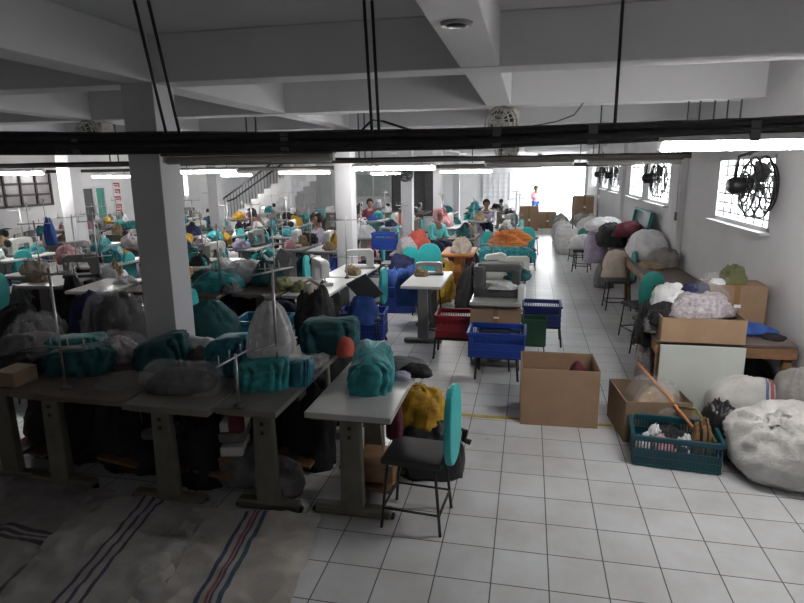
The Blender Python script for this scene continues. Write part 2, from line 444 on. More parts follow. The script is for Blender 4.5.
# yellow tape across the aisle
struct(MB().box((-.05, 4.905, .001), (1.85, .05, .003)).obj('trim_6', M['yellow']))
# staircase at the far left end
st = struct(root('staircase')); st.location = (-11.6, 21.6, 0)
s = MB()
for k in range(13): s.box((.28 * k, 0, .18 + .19 * k - .4 if k > 3 else (.19 * k + .19) / 2), (.30, 1.1, .19 if k <= 3 else .5))
s2 = MB()
for k in range(13): s2.box((.28 * k, 0, (.19 * k + .19) / 2 if k < 3 else .19 * k - .16), (.29, 1.1, .19 * k + .19 if k < 3 else .70))
s2.obj('step', M['wall'], st)
hr = MB()
for yy in (-.52, .5):
    hr.tube([(-.3, yy, 1.0), (0, yy, 1.1), (.28 * 12, yy, 1.1 + .19 * 12 * .92)], .035, 8)
hr.obj('handrail', M['blk'], st)
b2 = MB()
for k in range(26): b2.rod((.13 * k, -.52, .19 * k * .46), (.13 * k, -.52, 1.1 + .13 * k / 3.36 * 2.098), .012, 5)
b2.obj('baluster', M['blk'], st)

# ------------------------------------------------------------------ cable trays, rods, lamps
def tray_near():
    r = thing('cable_tray', 'thick black cable tray sagging across the whole hall above the front tables', 'cable tray', (0, 3.72, 2.32))
    pts = [(-4.6, 0, .05), (-3.6, 0, .025), (-2.2, 0, 0), (-.8, 0, -.012), (.4, 0, .0), (1.4, 0, .022), (2.12, 0, .03)]
    b = MB()
    def prof(i, x, z):
        hh = .115 - .012 * x
        return hh
    for k, (dy, dz, rr) in enumerate([(-.02, .03, .022), (.025, .035, .024), (0, .0, .028), (-.03, -.008, .022), (.03, -.01, .024), (-.01, -.03, .018), (.012, .012, .03)]):
        q = []
        for i in range(45):
            x = -4.6 + 6.72 * i / 44
            for (xa, _, za), (xb, _, zb) in zip(pts, pts[1:]):
                if xa <= x <= xb: z = za + (zb - za) * (x - xa) / (xb - xa)
            wob = .008 * nz(x * 1.5, k * 3, 0) + .004 * nz(x * 6, k, 2)
            q.append((x, dy + wob, dz * (1.15 - .12 * x) + z + wob))
        b.tube(q, [rr * (1.15 - .1 * p[0]) for p in q], 8)
    b.obj('cable_bundle', M['tray'], r)
    for x in (-3.1, -1.55, -.2, .35, 1.2): MB().box((x, 0, .0), (.05, .10, .11)).obj('clamp', M['dkgrey'], r)
tray_near()
RT = [(-2.247, 3.268, -2.40, 'thin black rod, first of the pair hanging before the tall column'), (-2.171, 3.288, -2.30, 'thin black rod, second of the pair hanging before the tall column'), (-.977, 3.598, -.975, 'thin black rod, first of the pair over the front corner table'), (-.935, 3.62, -.93, 'thin black rod, second of the pair over the front corner table'), (.504, 3.98, .47, 'single thin black rod holding the tray beside the middle ceiling beam'), (1.62, 3.72, 1.60, 'short thin rod in front of the near barred window')]
for tx, ty, x, lab in RT:
    tag(MB().rod((0, 0, 0), (tx - x, ty - 3.72, ZC - 2.3), .010, 8).obj('hanging_rod', M['blk'], None, 0, (x, 3.72, 2.3)), lab, 'rod', 'rods of the front cable tray')
def tray_far(y, z, xa, xb, label, th=.05):
    r = thing('trunking', label, 'cable trunking', ((xa + xb) / 2, y, z)); L = xb - xa
    MB().box((0, 0, 0), (L, .1, th)).obj('channel', M['brownm'], r, .004)
    b = MB()
    for k in range(3): b.tube([(-L / 2 + L * i / 30, -.03 + .03 * k, th / 2 + .008 + .02 * nz(i * .7, k * 4, y)) for i in range(31)], .014, 6)
    b.obj('cable', M['tray'], r)
tray_far(8.55, 2.27, -10, 2.05, 'long brown trunking across the hall behind the front cable tray')
tray_far(12.9, 2.2, -12.5, 2.05, 'brown trunking crossing the hall over the middle rows of tables', .05)
tray_far(17.3, 2.2, -12.5, 2.05, 'brown trunking crossing the hall over the far rows of tables', .05)
ROWN = {8.55: 'middle trunking', 12.9: 'far trunking', 17.3: 'farthest trunking'}
for y, xs in ((8.55, (-6.6, -6.45, -4.2, -4.05, -2.45, -2.36, -.4, .9)), (12.9, (-9, -5.5, -3.4, -1.2, 1.0, 1.25))):
    for i, x in enumerate(xs):
        tag(MB().rod((0, 0, 0), (0, 0, ZC - 2.27), .011, 6).obj('hanging_rod', M['dkgrey'], None, 0, (x, y, 2.27)),
            'thin rod hanging the brown trunking over the tables behind the tall column' if y < 10 else 'thin rod hanging the brown trunking over the middle rows', 'rod', 'rods of the middle trunking' if y < 10 else 'rods of the far trunking')
for x in (1.52, 1.63, 1.76, 1.88, 2.0):
    tag(MB().rod((0, 0, 0), (0, 0, .5), .008, 6).obj('hanging_rod', M['dkgrey'], None, 0, (x, 6.6, 2.3)), 'short thin rod under the beam end before the near barred window', 'rod', 'short rods under the beam end')
def lamp(xa, y, z, label, L=1.22, lit=True, hang=None):
    r = thing('fluorescent_lamp', label, 'lamp', (xa + L / 2, y, z), 0, 'fluorescent tube lamps')
    MB().prism([(-.03, .062), (.03, .062), (.05, .028), (-.05, .028)], -L / 2, L / 2, 'x').obj('housing', M['fixt'] if lit else M['brownm'], r)
    MB().rod((-L / 2 + .02, 0, 0), (L / 2 - .02, 0, 0), .026, 12).obj('tube', M['tube'] if lit else M['tubeoff'], r)  # tube drawn thicker than life to stand in for its glare
    for s in (-1, 1): MB().box((s * (L / 2 - .012), 0, .014), (.024, .045, .06)).obj('lamp_holder', M['fixt'], r)
    MB().rod((-L / 3, 0, .06), (-L / 3, 0, .14), .006, 6).obj('hanger', M['blk'], r)
    MB().rod((L / 3, 0, .06), (L / 3, 0, .14), .006, 6).obj('hanger', M['blk'], r)
lamp(.71, 3.72, 2.245, 'lit tube lamp near the barred window, end of the front cable tray', 1.25)
lamp(-2.46, 3.74, 2.215, 'unlit brown tube lamp under the front cable tray beside the tall column', lit=False)
lamp(-.62, 8.5, 2.19, 'unlit brown tube lamp below the middle trunking toward the aisle', 1.2, lit=False)
lamp(.75, 8.5, 2.2, 'unlit brown tube lamp below the middle trunking beside the wall windows', 1.2, lit=False)
lamp(-2.52, 8.45, 2.165, 'lit tube lamp just beside the second square column under middle trunking')
lamp(-6.47, 10.2, 2.15, 'lit tube lamp seen just beyond the tall near column')
lamp(-9.05, 8.5, 2.16, 'lit tube lamp before the dark framed window of the far side wall')
lamp(-5.55, 12.75, 2.11, 'lit tube lamp in front of the staircase')
lamp(-2.05, 13.9, 2.09, 'lit tube lamp before the end wall, above the teal covered tables')
lamp(-11.2, 20.4, 2.02, 'small lit tube lamp nearest the foot of the staircase')
lamp(-4.6, 17.2, 2.05, 'small lit tube lamp behind the second square column')
lamp(-11.9, 14.6, 2.06, 'small lit tube lamp beside the grey and green shutters')
lamp(-8.9, 15.8, 2.06, 'small lit tube lamp over the rows before the staircase')
# socket under the middle beam
so = thing('ceiling_socket', 'round dark socket under the middle ceiling beam', 'ceiling socket', (-.345, 2.85, ZC - .324))
MB().lathe([(.07, -.012), (.075, 0)], n=24).obj('plate', M['greyst'], so); MB().lathe([(.04, -.02), (.05, -.011)], n=20).obj('lens', M['blk'], so)

def fan_parts(r, R=.3, m=None, guard='blk'):
    """axis along local x, guard centred at the origin, motor toward -x"""
    g = MB()
    for q, x in ((R, 0), (R * .97, -.09), (R * .8, .05), (R * .8, -.13), (R * .5, .07), (R * .5, -.15), (R * .2, -.155), (R * .2, .08)): g.ring((x, 0, 0), q, .009, 'x', 32, 5)
    for k in range(20):
        a = 2 * PI * k / 20; c, s = math.cos(a), math.sin(a)
        g.tube([(.08, .06 * c, .06 * s), (.06, R * .6 * c, R * .6 * s), (0, R * c, R * s), (-.09, R * .97 * c, R * .97 * s), (-.15, R * .5 * c, R * .5 * s), (-.155, .06 * c, .06 * s)], .005, 4, False)
    g.obj('guard', m, r)
    for k in range(4):
        a = PI / 2 * k + .4; b = MB()
        def fn(u, v):
            rr = .05 + (R * .86 - .05) * u; th = a + (v - .5) * (.5 + .5 * u); return (-.04 + (v - .5) * .08, rr * math.cos(th), rr * math.sin(th))
        b.grid(fn, 8, 6).obj('blade', M['dkgrey'], r)
    MB().lathe([(.05, -.05), (.075, -.03), (.08, .12), (.06, .16)], mtx=Matrix.Translation((-.13, 0, .02)) @ Matrix.Rotation(-PI / 2, 4, 'Y')).obj('motor', m, r)
    MB().lathe([(.03, -.03), (.045, .0), (.03, .05)], mtx=Matrix.Translation((-.04, 0, 0)) @ Matrix.Rotation(PI / 2, 4, 'Y')).obj('hub', m, r)
def wall_fan():
    r = root('wall_fan'); fan_parts(r, .28, M['blk'])
    b = MB(); b.tube([(-.24, 0, .05), (-.22, 0, .28), (.0, 0, .36), (.12, 0, .36)], .016, 8); b.tube([(-.1, .12, .3), (.02, .2, .36), (.12, .2, .36)], .012, 8)
    b.box((.12, .05, .36), (.03, .4, .05)); b.obj('bracket', M['blk'], r); return r
for i, (y, lab) in enumerate([(6.10, 'black wall fan in the near barred window'), (10.5, 'black wall fan in the second barred window, above the green bin'), (15.6, 'black wall fan in the fourth barred window along the wall'), (18.1, 'small looking black wall fan in the far barred windows')]):
    place('wall_fan', wall_fan, lab, 'fan', (X1 - .07, y, 1.94), 0, 'wall fans in the barred windows')
def beam_fan():
    r = root('ceiling_fan')
    k = root('head'); fan_parts(r, .17, M['fanm'])
    bpy.data.objects.remove(k)
    MB().box((-.24, 0, .06), (.16, .16, .2)).obj('gear_box', M['fanm'], r, .02)
    MB().rod((-.26, 0, .15), (-.26, 0, .36), .022, 8).obj('stem', M['fanm'], r); return r
for x, y, lab in ((-.33, 6.5, 'dusty cream fan hanging under the middle ceiling beam'), (-5.32, 6.5, 'dusty cream fan hanging near the tall column'), (-.36, 8.9, 'dusty cream fan hanging lower, on the next beam toward the exit')):
    place('ceiling_fan', beam_fan, lab, 'fan', (x, y, 2.60 if y < 8 else 2.42), -2.0, 'cream fans under the beams')
for x, y, lab in ((-2.83, 13.7, 'dark fan fixed high on the third square column'),):
    o = place('ceiling_fan', beam_fan, lab, 'fan', (x, y, 2.05), -1.6, 'cream fans under the beams'); paint(o, M['dkgrey'])
tag(MB().tube([(-.25, 6.5, 2.55), (0, 6.46, 2.56), (.25, 6.45, 2.6), (.42, 6.45, 2.66), (.5, 6.45, 2.77)], .007, 6).obj('cable', M['dkgrey']), 'thin loose wire running from the cream fan under the middle beam', 'cable')
tag(MB().tube([(-1.05, 3.7, 2.37), (-.97, 3.7, 2.44), (-.9, 3.7, 2.43), (-.75, 3.71, 2.38), (-.62, 3.72, 2.35)], .008, 6).obj('cable', M['blk']), 'black wire looped over the front cable tray at the rod pair', 'cable')
cp = thing('pull_switch', 'white pull switch cable running down the wall pilaster', 'switch', (X1 - .09, 9.2, 1.5))
MB().rod((0, 0, 0), (0, 0, .8), .008, 6).obj('cable', M['frame'], cp); MB().box((0, 0, -.06), (.04, .06, .12)).obj('switch', M['grey'], cp, .006)

# ------------------------------------------------------------------ furniture makers
def table(top, legm, w=.52, l=1.08, h=.76, motor=True, far=False, under=True):
    r = root('sewing_table')
    MB().box((0, 0, h - .018), (w, l, .036)).obj('tabletop', top, r, .006)
    for s in (-1, 1):
        y = s * (l / 2 - .17)
        lg = MB().box((0, y, .05 + (h - .1) / 2), (.135, .06, h - .13), taper=.88)
        L = lg.obj('leg', legm, r, .008)
        MB().box((0, y, .032), (w * .96, .075, .055)).obj('foot', legm, L, .012)
        MB().box((0, y, h - .055), (w * .8, .05, .038)).obj('bracket', legm, L)
    if not far:
        MB().box((-.02, 0, .13), (.05, l - .36, .03)).obj('stretcher', M['dkgrey'], r)
    if under:
        MB().box((.04, .02, .115), (.30, .36, .02), Matrix.Rotation(.12, 4, 'Y')).obj('treadle', M['blk'], r)
    if motor:
        q = MB().lathe([(.05, -.13), (.085, -.11), (.085, .06), (.06, .10), (.03, .14)], (0, 0, 0), 16, Matrix.Translation((-.05, .18, h - .19)) @ Matrix.Rotation(PI / 2, 4, 'X')).obj('motor', M['blk'], r)
        MB().box((-.05, .18, h - .07), (.1, .16, .08)).obj('motor_mount', M['blk'], q)
        MB().rod((.05, .05, .12), (.0, .12, h - .2), .006, 6).obj('treadle_rod', M['chrome'], r)
    return r
def stool(backm, seatm, H=.44):
    r = root('stool'); W, D = .17, .15
    MB().box((0, 0, H), (.37, .33, .045)).obj('seat', seatm, r, .015)
    for i, (sx, sy) in enumerate(((-1, -1), (1, -1), (1, 1), (-1, 1))):
        MB().rod((sx * W * 1.08, sy * D * 1.08, 0), (sx * W * .86, sy * D * .9, H - .02), .0095, 8).obj('leg', M['blk'], r)
    for z in (.13,):
        q = MB(); p = [(-W * 1.03, -D * 1.03, z), (W * 1.03, -D * 1.03, z), (W * 1.03, D * 1.03, z), (-W * 1.03, D * 1.03, z)]
        for a, b in zip(p, p[1:] + p[:1]): q.rod(a, b, .008, 6)
        q.obj('stretcher', M['blk'], r)
    s = MB()
    for sy in (-.07, .07): s.tube([(.10, sy, H - .03), (.20, sy, H - .02), (.215, sy, H + .12), (.215, sy, H + .2)], .009, 6)
    s.box((.21, 0, H + .02), (.02, .06, .10)); s.obj('back_support', M['blk'], r)
    poly = []
    for k in range(28):
        a = 2 * PI * k / 28; c, n = math.cos(a), math.sin(a)
        poly.append((math.copysign(abs(c) ** .8, c) * .165, H + .215 + math.copysign(abs(n) ** .75, n) * .245))
    MB().prism(poly, .20, .245, 'x').obj('backrest', backm, r, .012)
    return r
def crate(m, w=.58, d=.42, h=.27, nslot=11):
    r = root('plastic_crate')
    MB().box((0, 0, .012), (w - .05, d - .05, .024)).obj('base', m, r)
    def panel(L, mtx):
        p = MB()
        p.box((0, 0, h * .30), (L, .008, h * .56), mtx); p.box((0, 0, h * .90), (L, .010, h * .16), mtx)
        for z in (.06, .31, .56): p.box((0, -.003, h * z), (L, .016, .012), mtx)
        for k in range(nslot * 2 + 1): p.box((-L / 2 + L * k / (nslot * 2), 0, h * .5), (.009, .013, h - .02), mtx)
        return p
    for L, mt in ((w - .03, Matrix.Translation((0, -d / 2 + .012, 0))), (w - .03, Matrix.Translation((0, d / 2 - .012, 0))), (d - .03, Matrix.Translation((-w / 2 + .012, 0, 0)) @ Matrix.Rotation(PI / 2, 4, 'Z')), (d - .03, Matrix.Translation((w / 2 - .012, 0, 0)) @ Matrix.Rotation(PI / 2, 4, 'Z'))):
        panel(L, mt).obj('side_panel', m, r)
    q = MB()
    for s in (-1, 1): q.box((0, s * (d / 2 - .003), h - .012), (w + .016, .026, .028)); q.box((s * (w / 2 - .003), 0, h - .012), (.026, d + .016, .028))
    q.obj('rim', m, r, .004)
    return r
def solid_bin(m, w, d, h):
    r = root('plastic_bin'); p = MB()
    for s in (-1, 1): p.box((0, s * d / 2, h / 2), (w, .012, h)); p.box((s * w / 2, 0, h / 2), (.012, d, h))
    p.box((0, 0, .008), (w, d, .016)); p.obj('body', m, r)
    q = MB()
    for s in (-1, 1): q.box((0, s * d / 2, h - .02), (w + .04, .03, .04)); q.box((s * w / 2, 0, h - .02), (.03, d + .04, .04))
    q.obj('rim', m, r, .006); return r
def carton(m, w, d, h, flaps=True, t=.008):
    r = root('cardboard_box'); p = MB()
    for s in (-1, 1): p.box((0, s * (d / 2 - t / 2), h / 2), (w, t, h)); p.box((s * (w / 2 - t / 2), 0, h / 2), (t, d - 2 * t, h))
    p.box((0, 0, t / 2), (w - .01, d - .01, t)); p.obj('body', m, r)
    if flaps:
        f = MB().box((0, -d / 2 + t * 1.6, h - .09), (w - .03, t * .8, .17)); f.obj('inner_flap', m, r)
        MB().box((0, d / 2 - t * 1.6, h - .09), (w - .03, t * .8, .17)).obj('inner_flap', m, r)
    return r
def closed_carton(m, w, d, h):
    r = root('cardboard_box')
    MB().box((0, 0, h / 2), (w, d, h)).obj('body', m, r, .006)
    MB().box((0, -d / 2 - .001, h / 2 + .02), (.06, .004, h - .03)).obj('tape', M['tape'], r)
    MB().box((0, 0, h + .001), (.06, d, .004)).obj('tape', M['tape'], r)
    MB().box((w * .02, -d / 2 - .003, h * .45), (.07, .002, .03)).obj('sticker', M['paper'], r)
    return r
def machine(body, bed):
    r = root('sewing_machine')
    MB().box((0, 0, .02), (.48, .18, .04)).obj('bed', bed, r, .006)
    poly = [(.22, .04), (.22, .27), (.17, .31), (-.16, .31), (-.23, .28), (-.23, .10), (-.15, .10), (-.14, .21), (.08, .20), (.10, .15), (.10, .04)]
    MB().prism(poly, -.055, .055, 'y').obj('arm', body, r, .012)
    MB().lathe([(.03, 0), (.07, .005), (.07, .03), (.03, .04)], (0, 0, 0), 18, Matrix.Translation((.225, 0, .24)) @ Matrix.Rotation(PI / 2, 4, 'Y')).obj('hand_wheel', M['blk'], r)
    MB().rod((-.19, 0, .045), (-.19, 0, .11), .008, 6).obj('needle_bar', M['chrome'], r)
    MB().box((-.19, .0, .05), (.03, .05, .01)).obj('presser_foot', M['chrome'], r)
    q = MB(); q.lathe([(.02, 0), (.022, .01), (.012, .02)], (0, 0, 0), 10, Matrix.Translation((-.19, -.056, .19)) @ Matrix.Rotation(PI / 2, 4, 'X')); q.obj('tension_disc', M['chrome'], r)
    return r
def overlock(body):
    r = root('overlock_machine')
    MB().box((0, 0, .07), (.30, .24, .14)).obj('bed', body, r, .015)
    MB().prism([(.14, .14), (.14, .30), (.08, .33), (-.12, .30), (-.14, .24), (-.05, .24), (.04, .24), (.05, .14)], -.07, .05, 'y').obj('arm', body, r, .012)
    MB().lathe([(.03, 0), (.06, .005), (.06, .03), (.03, .04)], (0, 0, 0), 16, Matrix.Translation((.15, 0, .12)) @ Matrix.Rotation(PI / 2, 4, 'Y')).obj('hand_wheel', M['blk'], r)
    MB().rod((-.1, 0, .14), (-.1, 0, .25), .008, 6).obj('needle_bar', M['chrome'], r)
    return r
def stand(h=.75, arms=2):
    r = root('thread_stand')
    MB().lathe([(.035, 0), (.035, .012), (.012, .03)], n=12).obj('base', M['dkgrey'], r)
    MB().rod((0, 0, .01), (0, 0, h), .009, 8).obj('pole', M['chrome'], r)
    for z in ((h * .35, h * .95) if arms == 2 else (h * .95,)):
        a = MB().rod((-.19, 0, z), (.19, 0, z), .007, 6)
        for x in (-.17, -.06, .06, .17): a.rod((x, 0, z), (x, 0, z + .06), .004, 5)
        a.obj('arm', M['chrome'], r)
    return r
def cone():
    r = root('thread_cone')
    MB().lathe([(.035, .0), (.036, .01), (.02, .12), (.016, .125)], n=12).obj('yarn', M['white'], r); MB().lathe([(.014, .12), (.012, .145)], n=8).obj('core', M['paper'], r); return r

def person(name, label, loc, rz, top, hairm, veil=None, standing=False, lean=.1, legs=None):
    r = thing(name, label, 'person', loc, rz)
    z = .47 if not standing else .86
    J = {}
    def skin(nm, verts, edges, m, sub=2, head=None):
        me = bpy.data.meshes.new(nm); me.from_pydata([v[:3] for v in verts], edges, []); me.materials.append(m)
        o = link(nm, me, r); sk = o.modifiers.new('skin', 'SKIN'); sk.use_smooth_shade = True
        for i, v in enumerate(verts):
            me.skin_vertices[0].data[i].radius = (v[3], v[4] if len(v) > 4 else v[3]); me.skin_vertices[0].data[i].use_root = (i == 0)
        su = o.modifiers.new('sub', 'SUBSURF'); su.levels = su.render_levels = sub
        return o
    lx = lean
    # body: pelvis chest neck head arms hands (facing -y)
    sh = z + .46
    v = [(0, 0, z + .06, .13, .11), (0, -lx * .5, z + .25, .12, .10), (0, -lx, sh - .04, .14, .10), (0, -lx * 1.15, sh + .06, .05), (0, -lx * 1.3 - .01, sh + .13, .07, .08), (0, -lx * 1.4 - .02, sh + .21, .082, .095), (0, -lx * 1.4 - .015, sh + .28, .06, .065)]
    e = [(0, 1), (1, 2), (2, 3), (3, 4), (4, 5), (5, 6)]
    for s in (-1, 1):
        b = len(v)
        v += [(s * .19, -lx, sh - .05, .05), (s * .23, -lx - .06, sh - .28, .04), (s * .15, -lx - .27, sh - .30, .03), (s * .13, -lx - .36, sh - .29, .028, .02)]
        e += [(2, b), (b, b + 1), (b + 1, b + 2), (b + 2, b + 3)]
        b = len(v)
        if standing: v += [(s * .10, 0, z - .02, .085), (s * .11, -.01, z * .5, .06), (s * .11, .0, .09, .042), (s * .12, -.12, .04, .035)]
        else: v += [(s * .11, -.05, z + .03, .085), (s * .13, -.42, z + .02, .065), (s * .13, -.44, .10, .042), (s * .13, -.56, .05, .035)]
        e += [(0, b), (b, b + 1), (b + 1, b + 2), (b + 2, b + 3)]
    skin('body', v, e, M['skin'])
    tv = [(0, 0, z - .06, .175, .155), (0, -lx * .5, z + .22, .155, .135), (0, -lx, sh - .03, .17, .13), (0, -lx * 1.12, sh + .06, .085)]
    te = [(0, 1), (1, 2), (2, 3)]
    for s in (-1, 1):
        b = len(tv); tv += [(s * .195, -lx, sh - .05, .062), (s * .235, -lx - .06, sh - .27, .054), (s * .17, -lx - .22, sh - .30, .045)]; te += [(2, b), (b, b + 1), (b + 1, b + 2)]
    skin('shirt', tv, te, top)
    pv = [(0, 0, z + .05, .15, .125)]; pe = []
    for s in (-1, 1):
        b = len(pv)
        if standing: pv += [(s * .10, 0, z - .04, .10), (s * .11, -.01, z * .5, .078), (s * .11, 0, .12, .066)]
        else: pv += [(s * .11, -.05, z + .03, .10), (s * .13, -.42, z + .02, .082), (s * .13, -.44, .13, .06)]
        pe += [(0, b), (b, b + 1), (b + 1, b + 2)]
    skin('trousers', pv, pe, legs or M['dnavy'])
    c = Vector((0, -lx * 1.4 - .0, sh + .235))
    hb = MB()
    def fn(u, t):
        a = 2 * PI * u; b = PI * (t - .5)
        x, y, q = math.cos(a) * math.cos(b), math.sin(a) * math.cos(b), math.sin(b)
        R = .118 if veil else .108
        y2 = y * R * 1.15 + .018; zz = q * R * 1.12 + .008
        if y < -.45 and q < .45: y2 = max(y2, -.02)
        if veil and q < 0: x *= 1 + .5 * -q; zz *= 1.5
        elif q < -.25 and not veil: zz = max(zz, -.10)
        return (c.x + x * R, c.y + y2, c.z + zz)
    hb.grid(fn, 24, 16, True).obj('headscarf' if veil else 'hair', veil or hairm, r)
    fc = MB()
    for s in (-1, 1): fc.lathe([(.001, -.012), (.011, 0), (.001, .012)], (c.x + s * .034, c.y - .098, c.z - .02), 8)
    fc.obj('eye', M['hair'], r)
    fn_ = MB().lathe([(.013, -.03), (.011, -.01), (.004, .02)], (c.x, c.y - .108, c.z - .045), 8); fn_.obj('nose', M['skin'], r)
    MB().box((c.x, c.y - .095, c.z - .105), (.045, .01, .01)).obj('mouth', M['coral'], r)
    return r
# ------------------------------------------------------------------ front row of tables
TH = .76
def front_table(xc, w, y0, l, top, off, label, foot_w=.5, treadle=True):
    r = thing('sewing_table', label, 'table', (xc, y0 + l / 2, 0), 0, 'front row of sewing tables')
    MB().box((0, 0, TH - .019), (w, l, .038)).obj('tabletop', top, r, .005)
    MB().box((0, 0, TH - .045), (w - .05, l - .06, .02)).obj('underframe', M['wood'], r)
    for s in (-1, 1):
        y = s * (l / 2 - .20)
        L = MB().box((off, y, .38), (.15, .07, .66), taper=.86).obj('leg', M['putty'], r, .012)
        MB().box((off, y, .035), (foot_w, .085, .06)).obj('foot', M['putty'], L, .015)
        MB().box((off, y, .015), (foot_w + .04, .05, .03)).obj('foot_pad', M['blk'], L, .01)
        q = MB()
        for k in (0, 1): q.box((off - .0, y - .037, .60 - .06 * k), (.02, .006, .02))
        q.obj('bolt', M['blk'], L)
    MB().box((off, 0, .15), (.045, l - .4, .03)).obj('stretcher', M['dkgrey'], r)
    if treadle:
        MB().box((0, .02, .12), (min(.32, w - .1), .36, .022), Matrix.Rotation(.14, 4, 'Y')).obj('treadle', M['wood'], r, .005)
        MB().rod((.08, .08, .14), (.04, .12, TH - .22), .006, 6).obj('treadle_rod', M['chrome'], r)
    q = MB().lathe([(.05, -.13), (.09, -.11), (.09, .06), (.06, .10), (.03, .14)], (0, 0, 0), 18, Matrix.Translation((-.03, .16, TH - .20)) @ Matrix.Rotation(PI / 2, 4, 'X')).obj('motor', M['blk'], r)
    MB().box((-.03, .16, TH - .08), (.1, .16, .08)).obj('motor_mount', M['blk'], q)
    MB().box((.08, -.12, TH - .11), (.08, .14, .09)).obj('switch_box', M['dkgrey'], r, .006)
    return r
front_table(-.985, .52, 3.03, .95, M['lam'], -.04, 'corner sewing table with pale grey top, beside the black seated stool', .5)
front_table(-1.60, .39, 2.99, 1.46, M['lamg'], .02, 'long dull sewing table next to the pale corner table', .42)
front_table(-2.10, .58, 2.94, 1.06, M['lamg'], -.16, 'sewing table with a plastic wrapped bundle on its near edge', .52)
front_table(-2.83, .85, 2.99, 1.02, M['lamb'], -.30, 'brown topped sewing table in front of the tall column', .5)
front_table(-3.62, .68, 3.02, 1.0, M['lamb'], .05, 'dark sewing table cut off by the photo edge, front row', .5)

def cover(loc, L, W, H, m, seed, rz, label, hump=.25):
    r = thing('machine_cover', label, 'machine cover', loc, rz, 'cloth covers over the front sewing machines')
    cover_mb(L, W, H, seed, hump).obj('cloth', m, r)
    h = MB()
    for k in range(36):
        pass
    h.ring((0, 0, .014), 1, .012, 'z', 36, 6, L / 2 * .99, W / 2 * 1.0) if False else None
    q = [(math.copysign(abs(math.cos(a)) ** .6, math.cos(a)) * L / 2 * 1.01, math.copysign(abs(math.sin(a)) ** .6, math.sin(a)) * W / 2 * 1.05, .012 + .004 * math.sin(9 * a)) for a in [2 * PI * k / 36 for k in range(37)]]
    h.tube(q, .009, 6); h.obj('hem', m, r)
    return r
cover((-.97, 3.55, TH), .42, .23, .235, M['teal'], 1, PI / 2 + .15, 'teal cloth machine cover standing alone on the pale corner table')
cover((-1.66, 3.40, TH), .30, .22, .19, M['teal'], 2, .35, 'teal machine cover beneath the hanging white bag, nearer lump')
cover((-1.46, 3.50, TH), .17, .17, .17, M['teal2'], 9, .1, 'small bright teal cover beside the thread stand pole')
cover((-2.0, 3.66, TH), .33, .25, .27, M['teal2'], 3, -.35, 'pleated teal machine cover behind the plastic wrapped bundle')
cover((-2.58, 3.66, TH), .34, .25, .23, M['dteal'], 4, .3, 'dark teal machine cover at the foot of the tall column', .4)
cover((-3.42, 3.80, TH), .42, .22, .15, M['teal'], 5, .1, 'long low teal machine cover on the dark edge table')
cover((-3.10, 3.45, TH), .40, .26, .18, M['dteal'], 6, .1, 'dark teal machine cover behind the thread stand, nearest the photo edge')
cover((-1.50, 4.28, TH), .40, .30, .24, M['dteal'], 7, .1, 'dark green machine cover at the far end of the long dull table', .1)
def bundle(loc, size, m, seed, label, cat, rz=0, inner=None, name='plastic_bag'):
    r = thing(name, label, cat, loc, rz)
    blob_mb(*size, seed=seed, fold=.16).obj('film', m, r)
    if inner: blob_mb(size[0] * .8, size[1] * .8, size[2] * .8, seed=seed + 1).obj('contents', inner, r)
    return r
bundle((-2.17, 3.26, TH), (.50, .32, .17), M['plast'], 3, 'clear plastic bag around a dark bundle on the front table edge', 'plastic bag', .1, M['black'])
bundle((-2.98, 3.70, TH), (.34, .30, .20), M['plast'], 8, 'clear crinkled plastic bag beside the thread stand on the brown table', 'plastic bag', .4, M['checks'])
bundle((-2.55, 3.28, TH), (.46, .30, .05), M['plast'], 12, 'flat clear plastic film lying on the brown tabletop', 'plastic film', .1)
heap('cloth_bundle', 'small white cloth bundle at the foot of the tall column', 'cloth bundle', (-2.40, 3.88, TH + .0), (.30, .18, .16), M['white'], 4)
heap('cloth_bundle', 'grey folded cloth under the white bundle by the tall column', 'cloth bundle', (-2.32, 3.80, TH), (.30, .16, .10), M['grey'], 14)
heap('cloth_roll', 'dark rolled garment lying across the far end of the corner table', 'garment', (-.86, 3.86, TH), (.42, .13, .09), M['grey'], 5, .1)
heap('cloth_roll', 'black rolled garment hanging past the corner of the pale table', 'garment', (-.72, 3.78, TH), (.22, .14, .07), M['black'], 6, -.3)
heap('cloth_bundle', 'small lavender cloth beside the teal cover on the corner table', 'cloth bundle', (-.80, 3.68, TH), (.12, .10, .05), M['lav'], 7)
heap('yarn_ball', 'orange red yarn bundle beside the dark green cover', 'yarn', (-1.33, 4.12, TH), (.13, .13, .14), M['coral'], 8, lump=.05, fold=.05)
heap('cloth_scraps', 'dark cloth scraps on the long dull table', 'scraps', (-1.50, 3.78, TH), (.16, .42, .05), M['grey'], 9, fold=.3)
tag(MB().box((0, 0, .05), (.16, .2, .1)).obj('cardboard_box', M['card2'], None, .004, (-3.36, 3.16, TH)), 'small dull carton on the dark edge table', 'box')
t = thing('hanging_bag', 'white cloth bag tied to the thread stand above the teal covers', 'bag', (-1.655, 3.50, .93))
def fb(u, v):
    an = 2 * PI * u
    prof = [(0, .78), (.04, .96), (.2, 1.), (.5, .84), (.78, .5), (.9, .22), (.94, .13), (1., .30)]
    for (z0, r0), (z1, r1) in zip(prof, prof[1:]):
        if z0 <= v <= z1: R_ = r0 + (r1 - r0) * (v - z0) / (z1 - z0); break
    f = .07 * math.sin(an * 8 + 2 * nz(v * 2, u, 1)) * (.3 + v) + .08 * nz(math.cos(an) * 2, math.sin(an) * 2, v * 3)
    return (math.cos(an) * .17 * R_ * (1 + f) + .02 * v, math.sin(an) * .10 * R_ * (1 + f), .42 * v + .02 * math.sin(an + 1) * (1 - v))
m_ = MB().grid(fb, 60, 30, True); m_.f.append(tuple(reversed(range(60)))); m_.sm.append(False)
m_.obj('bag_body', M['plastb'], t)
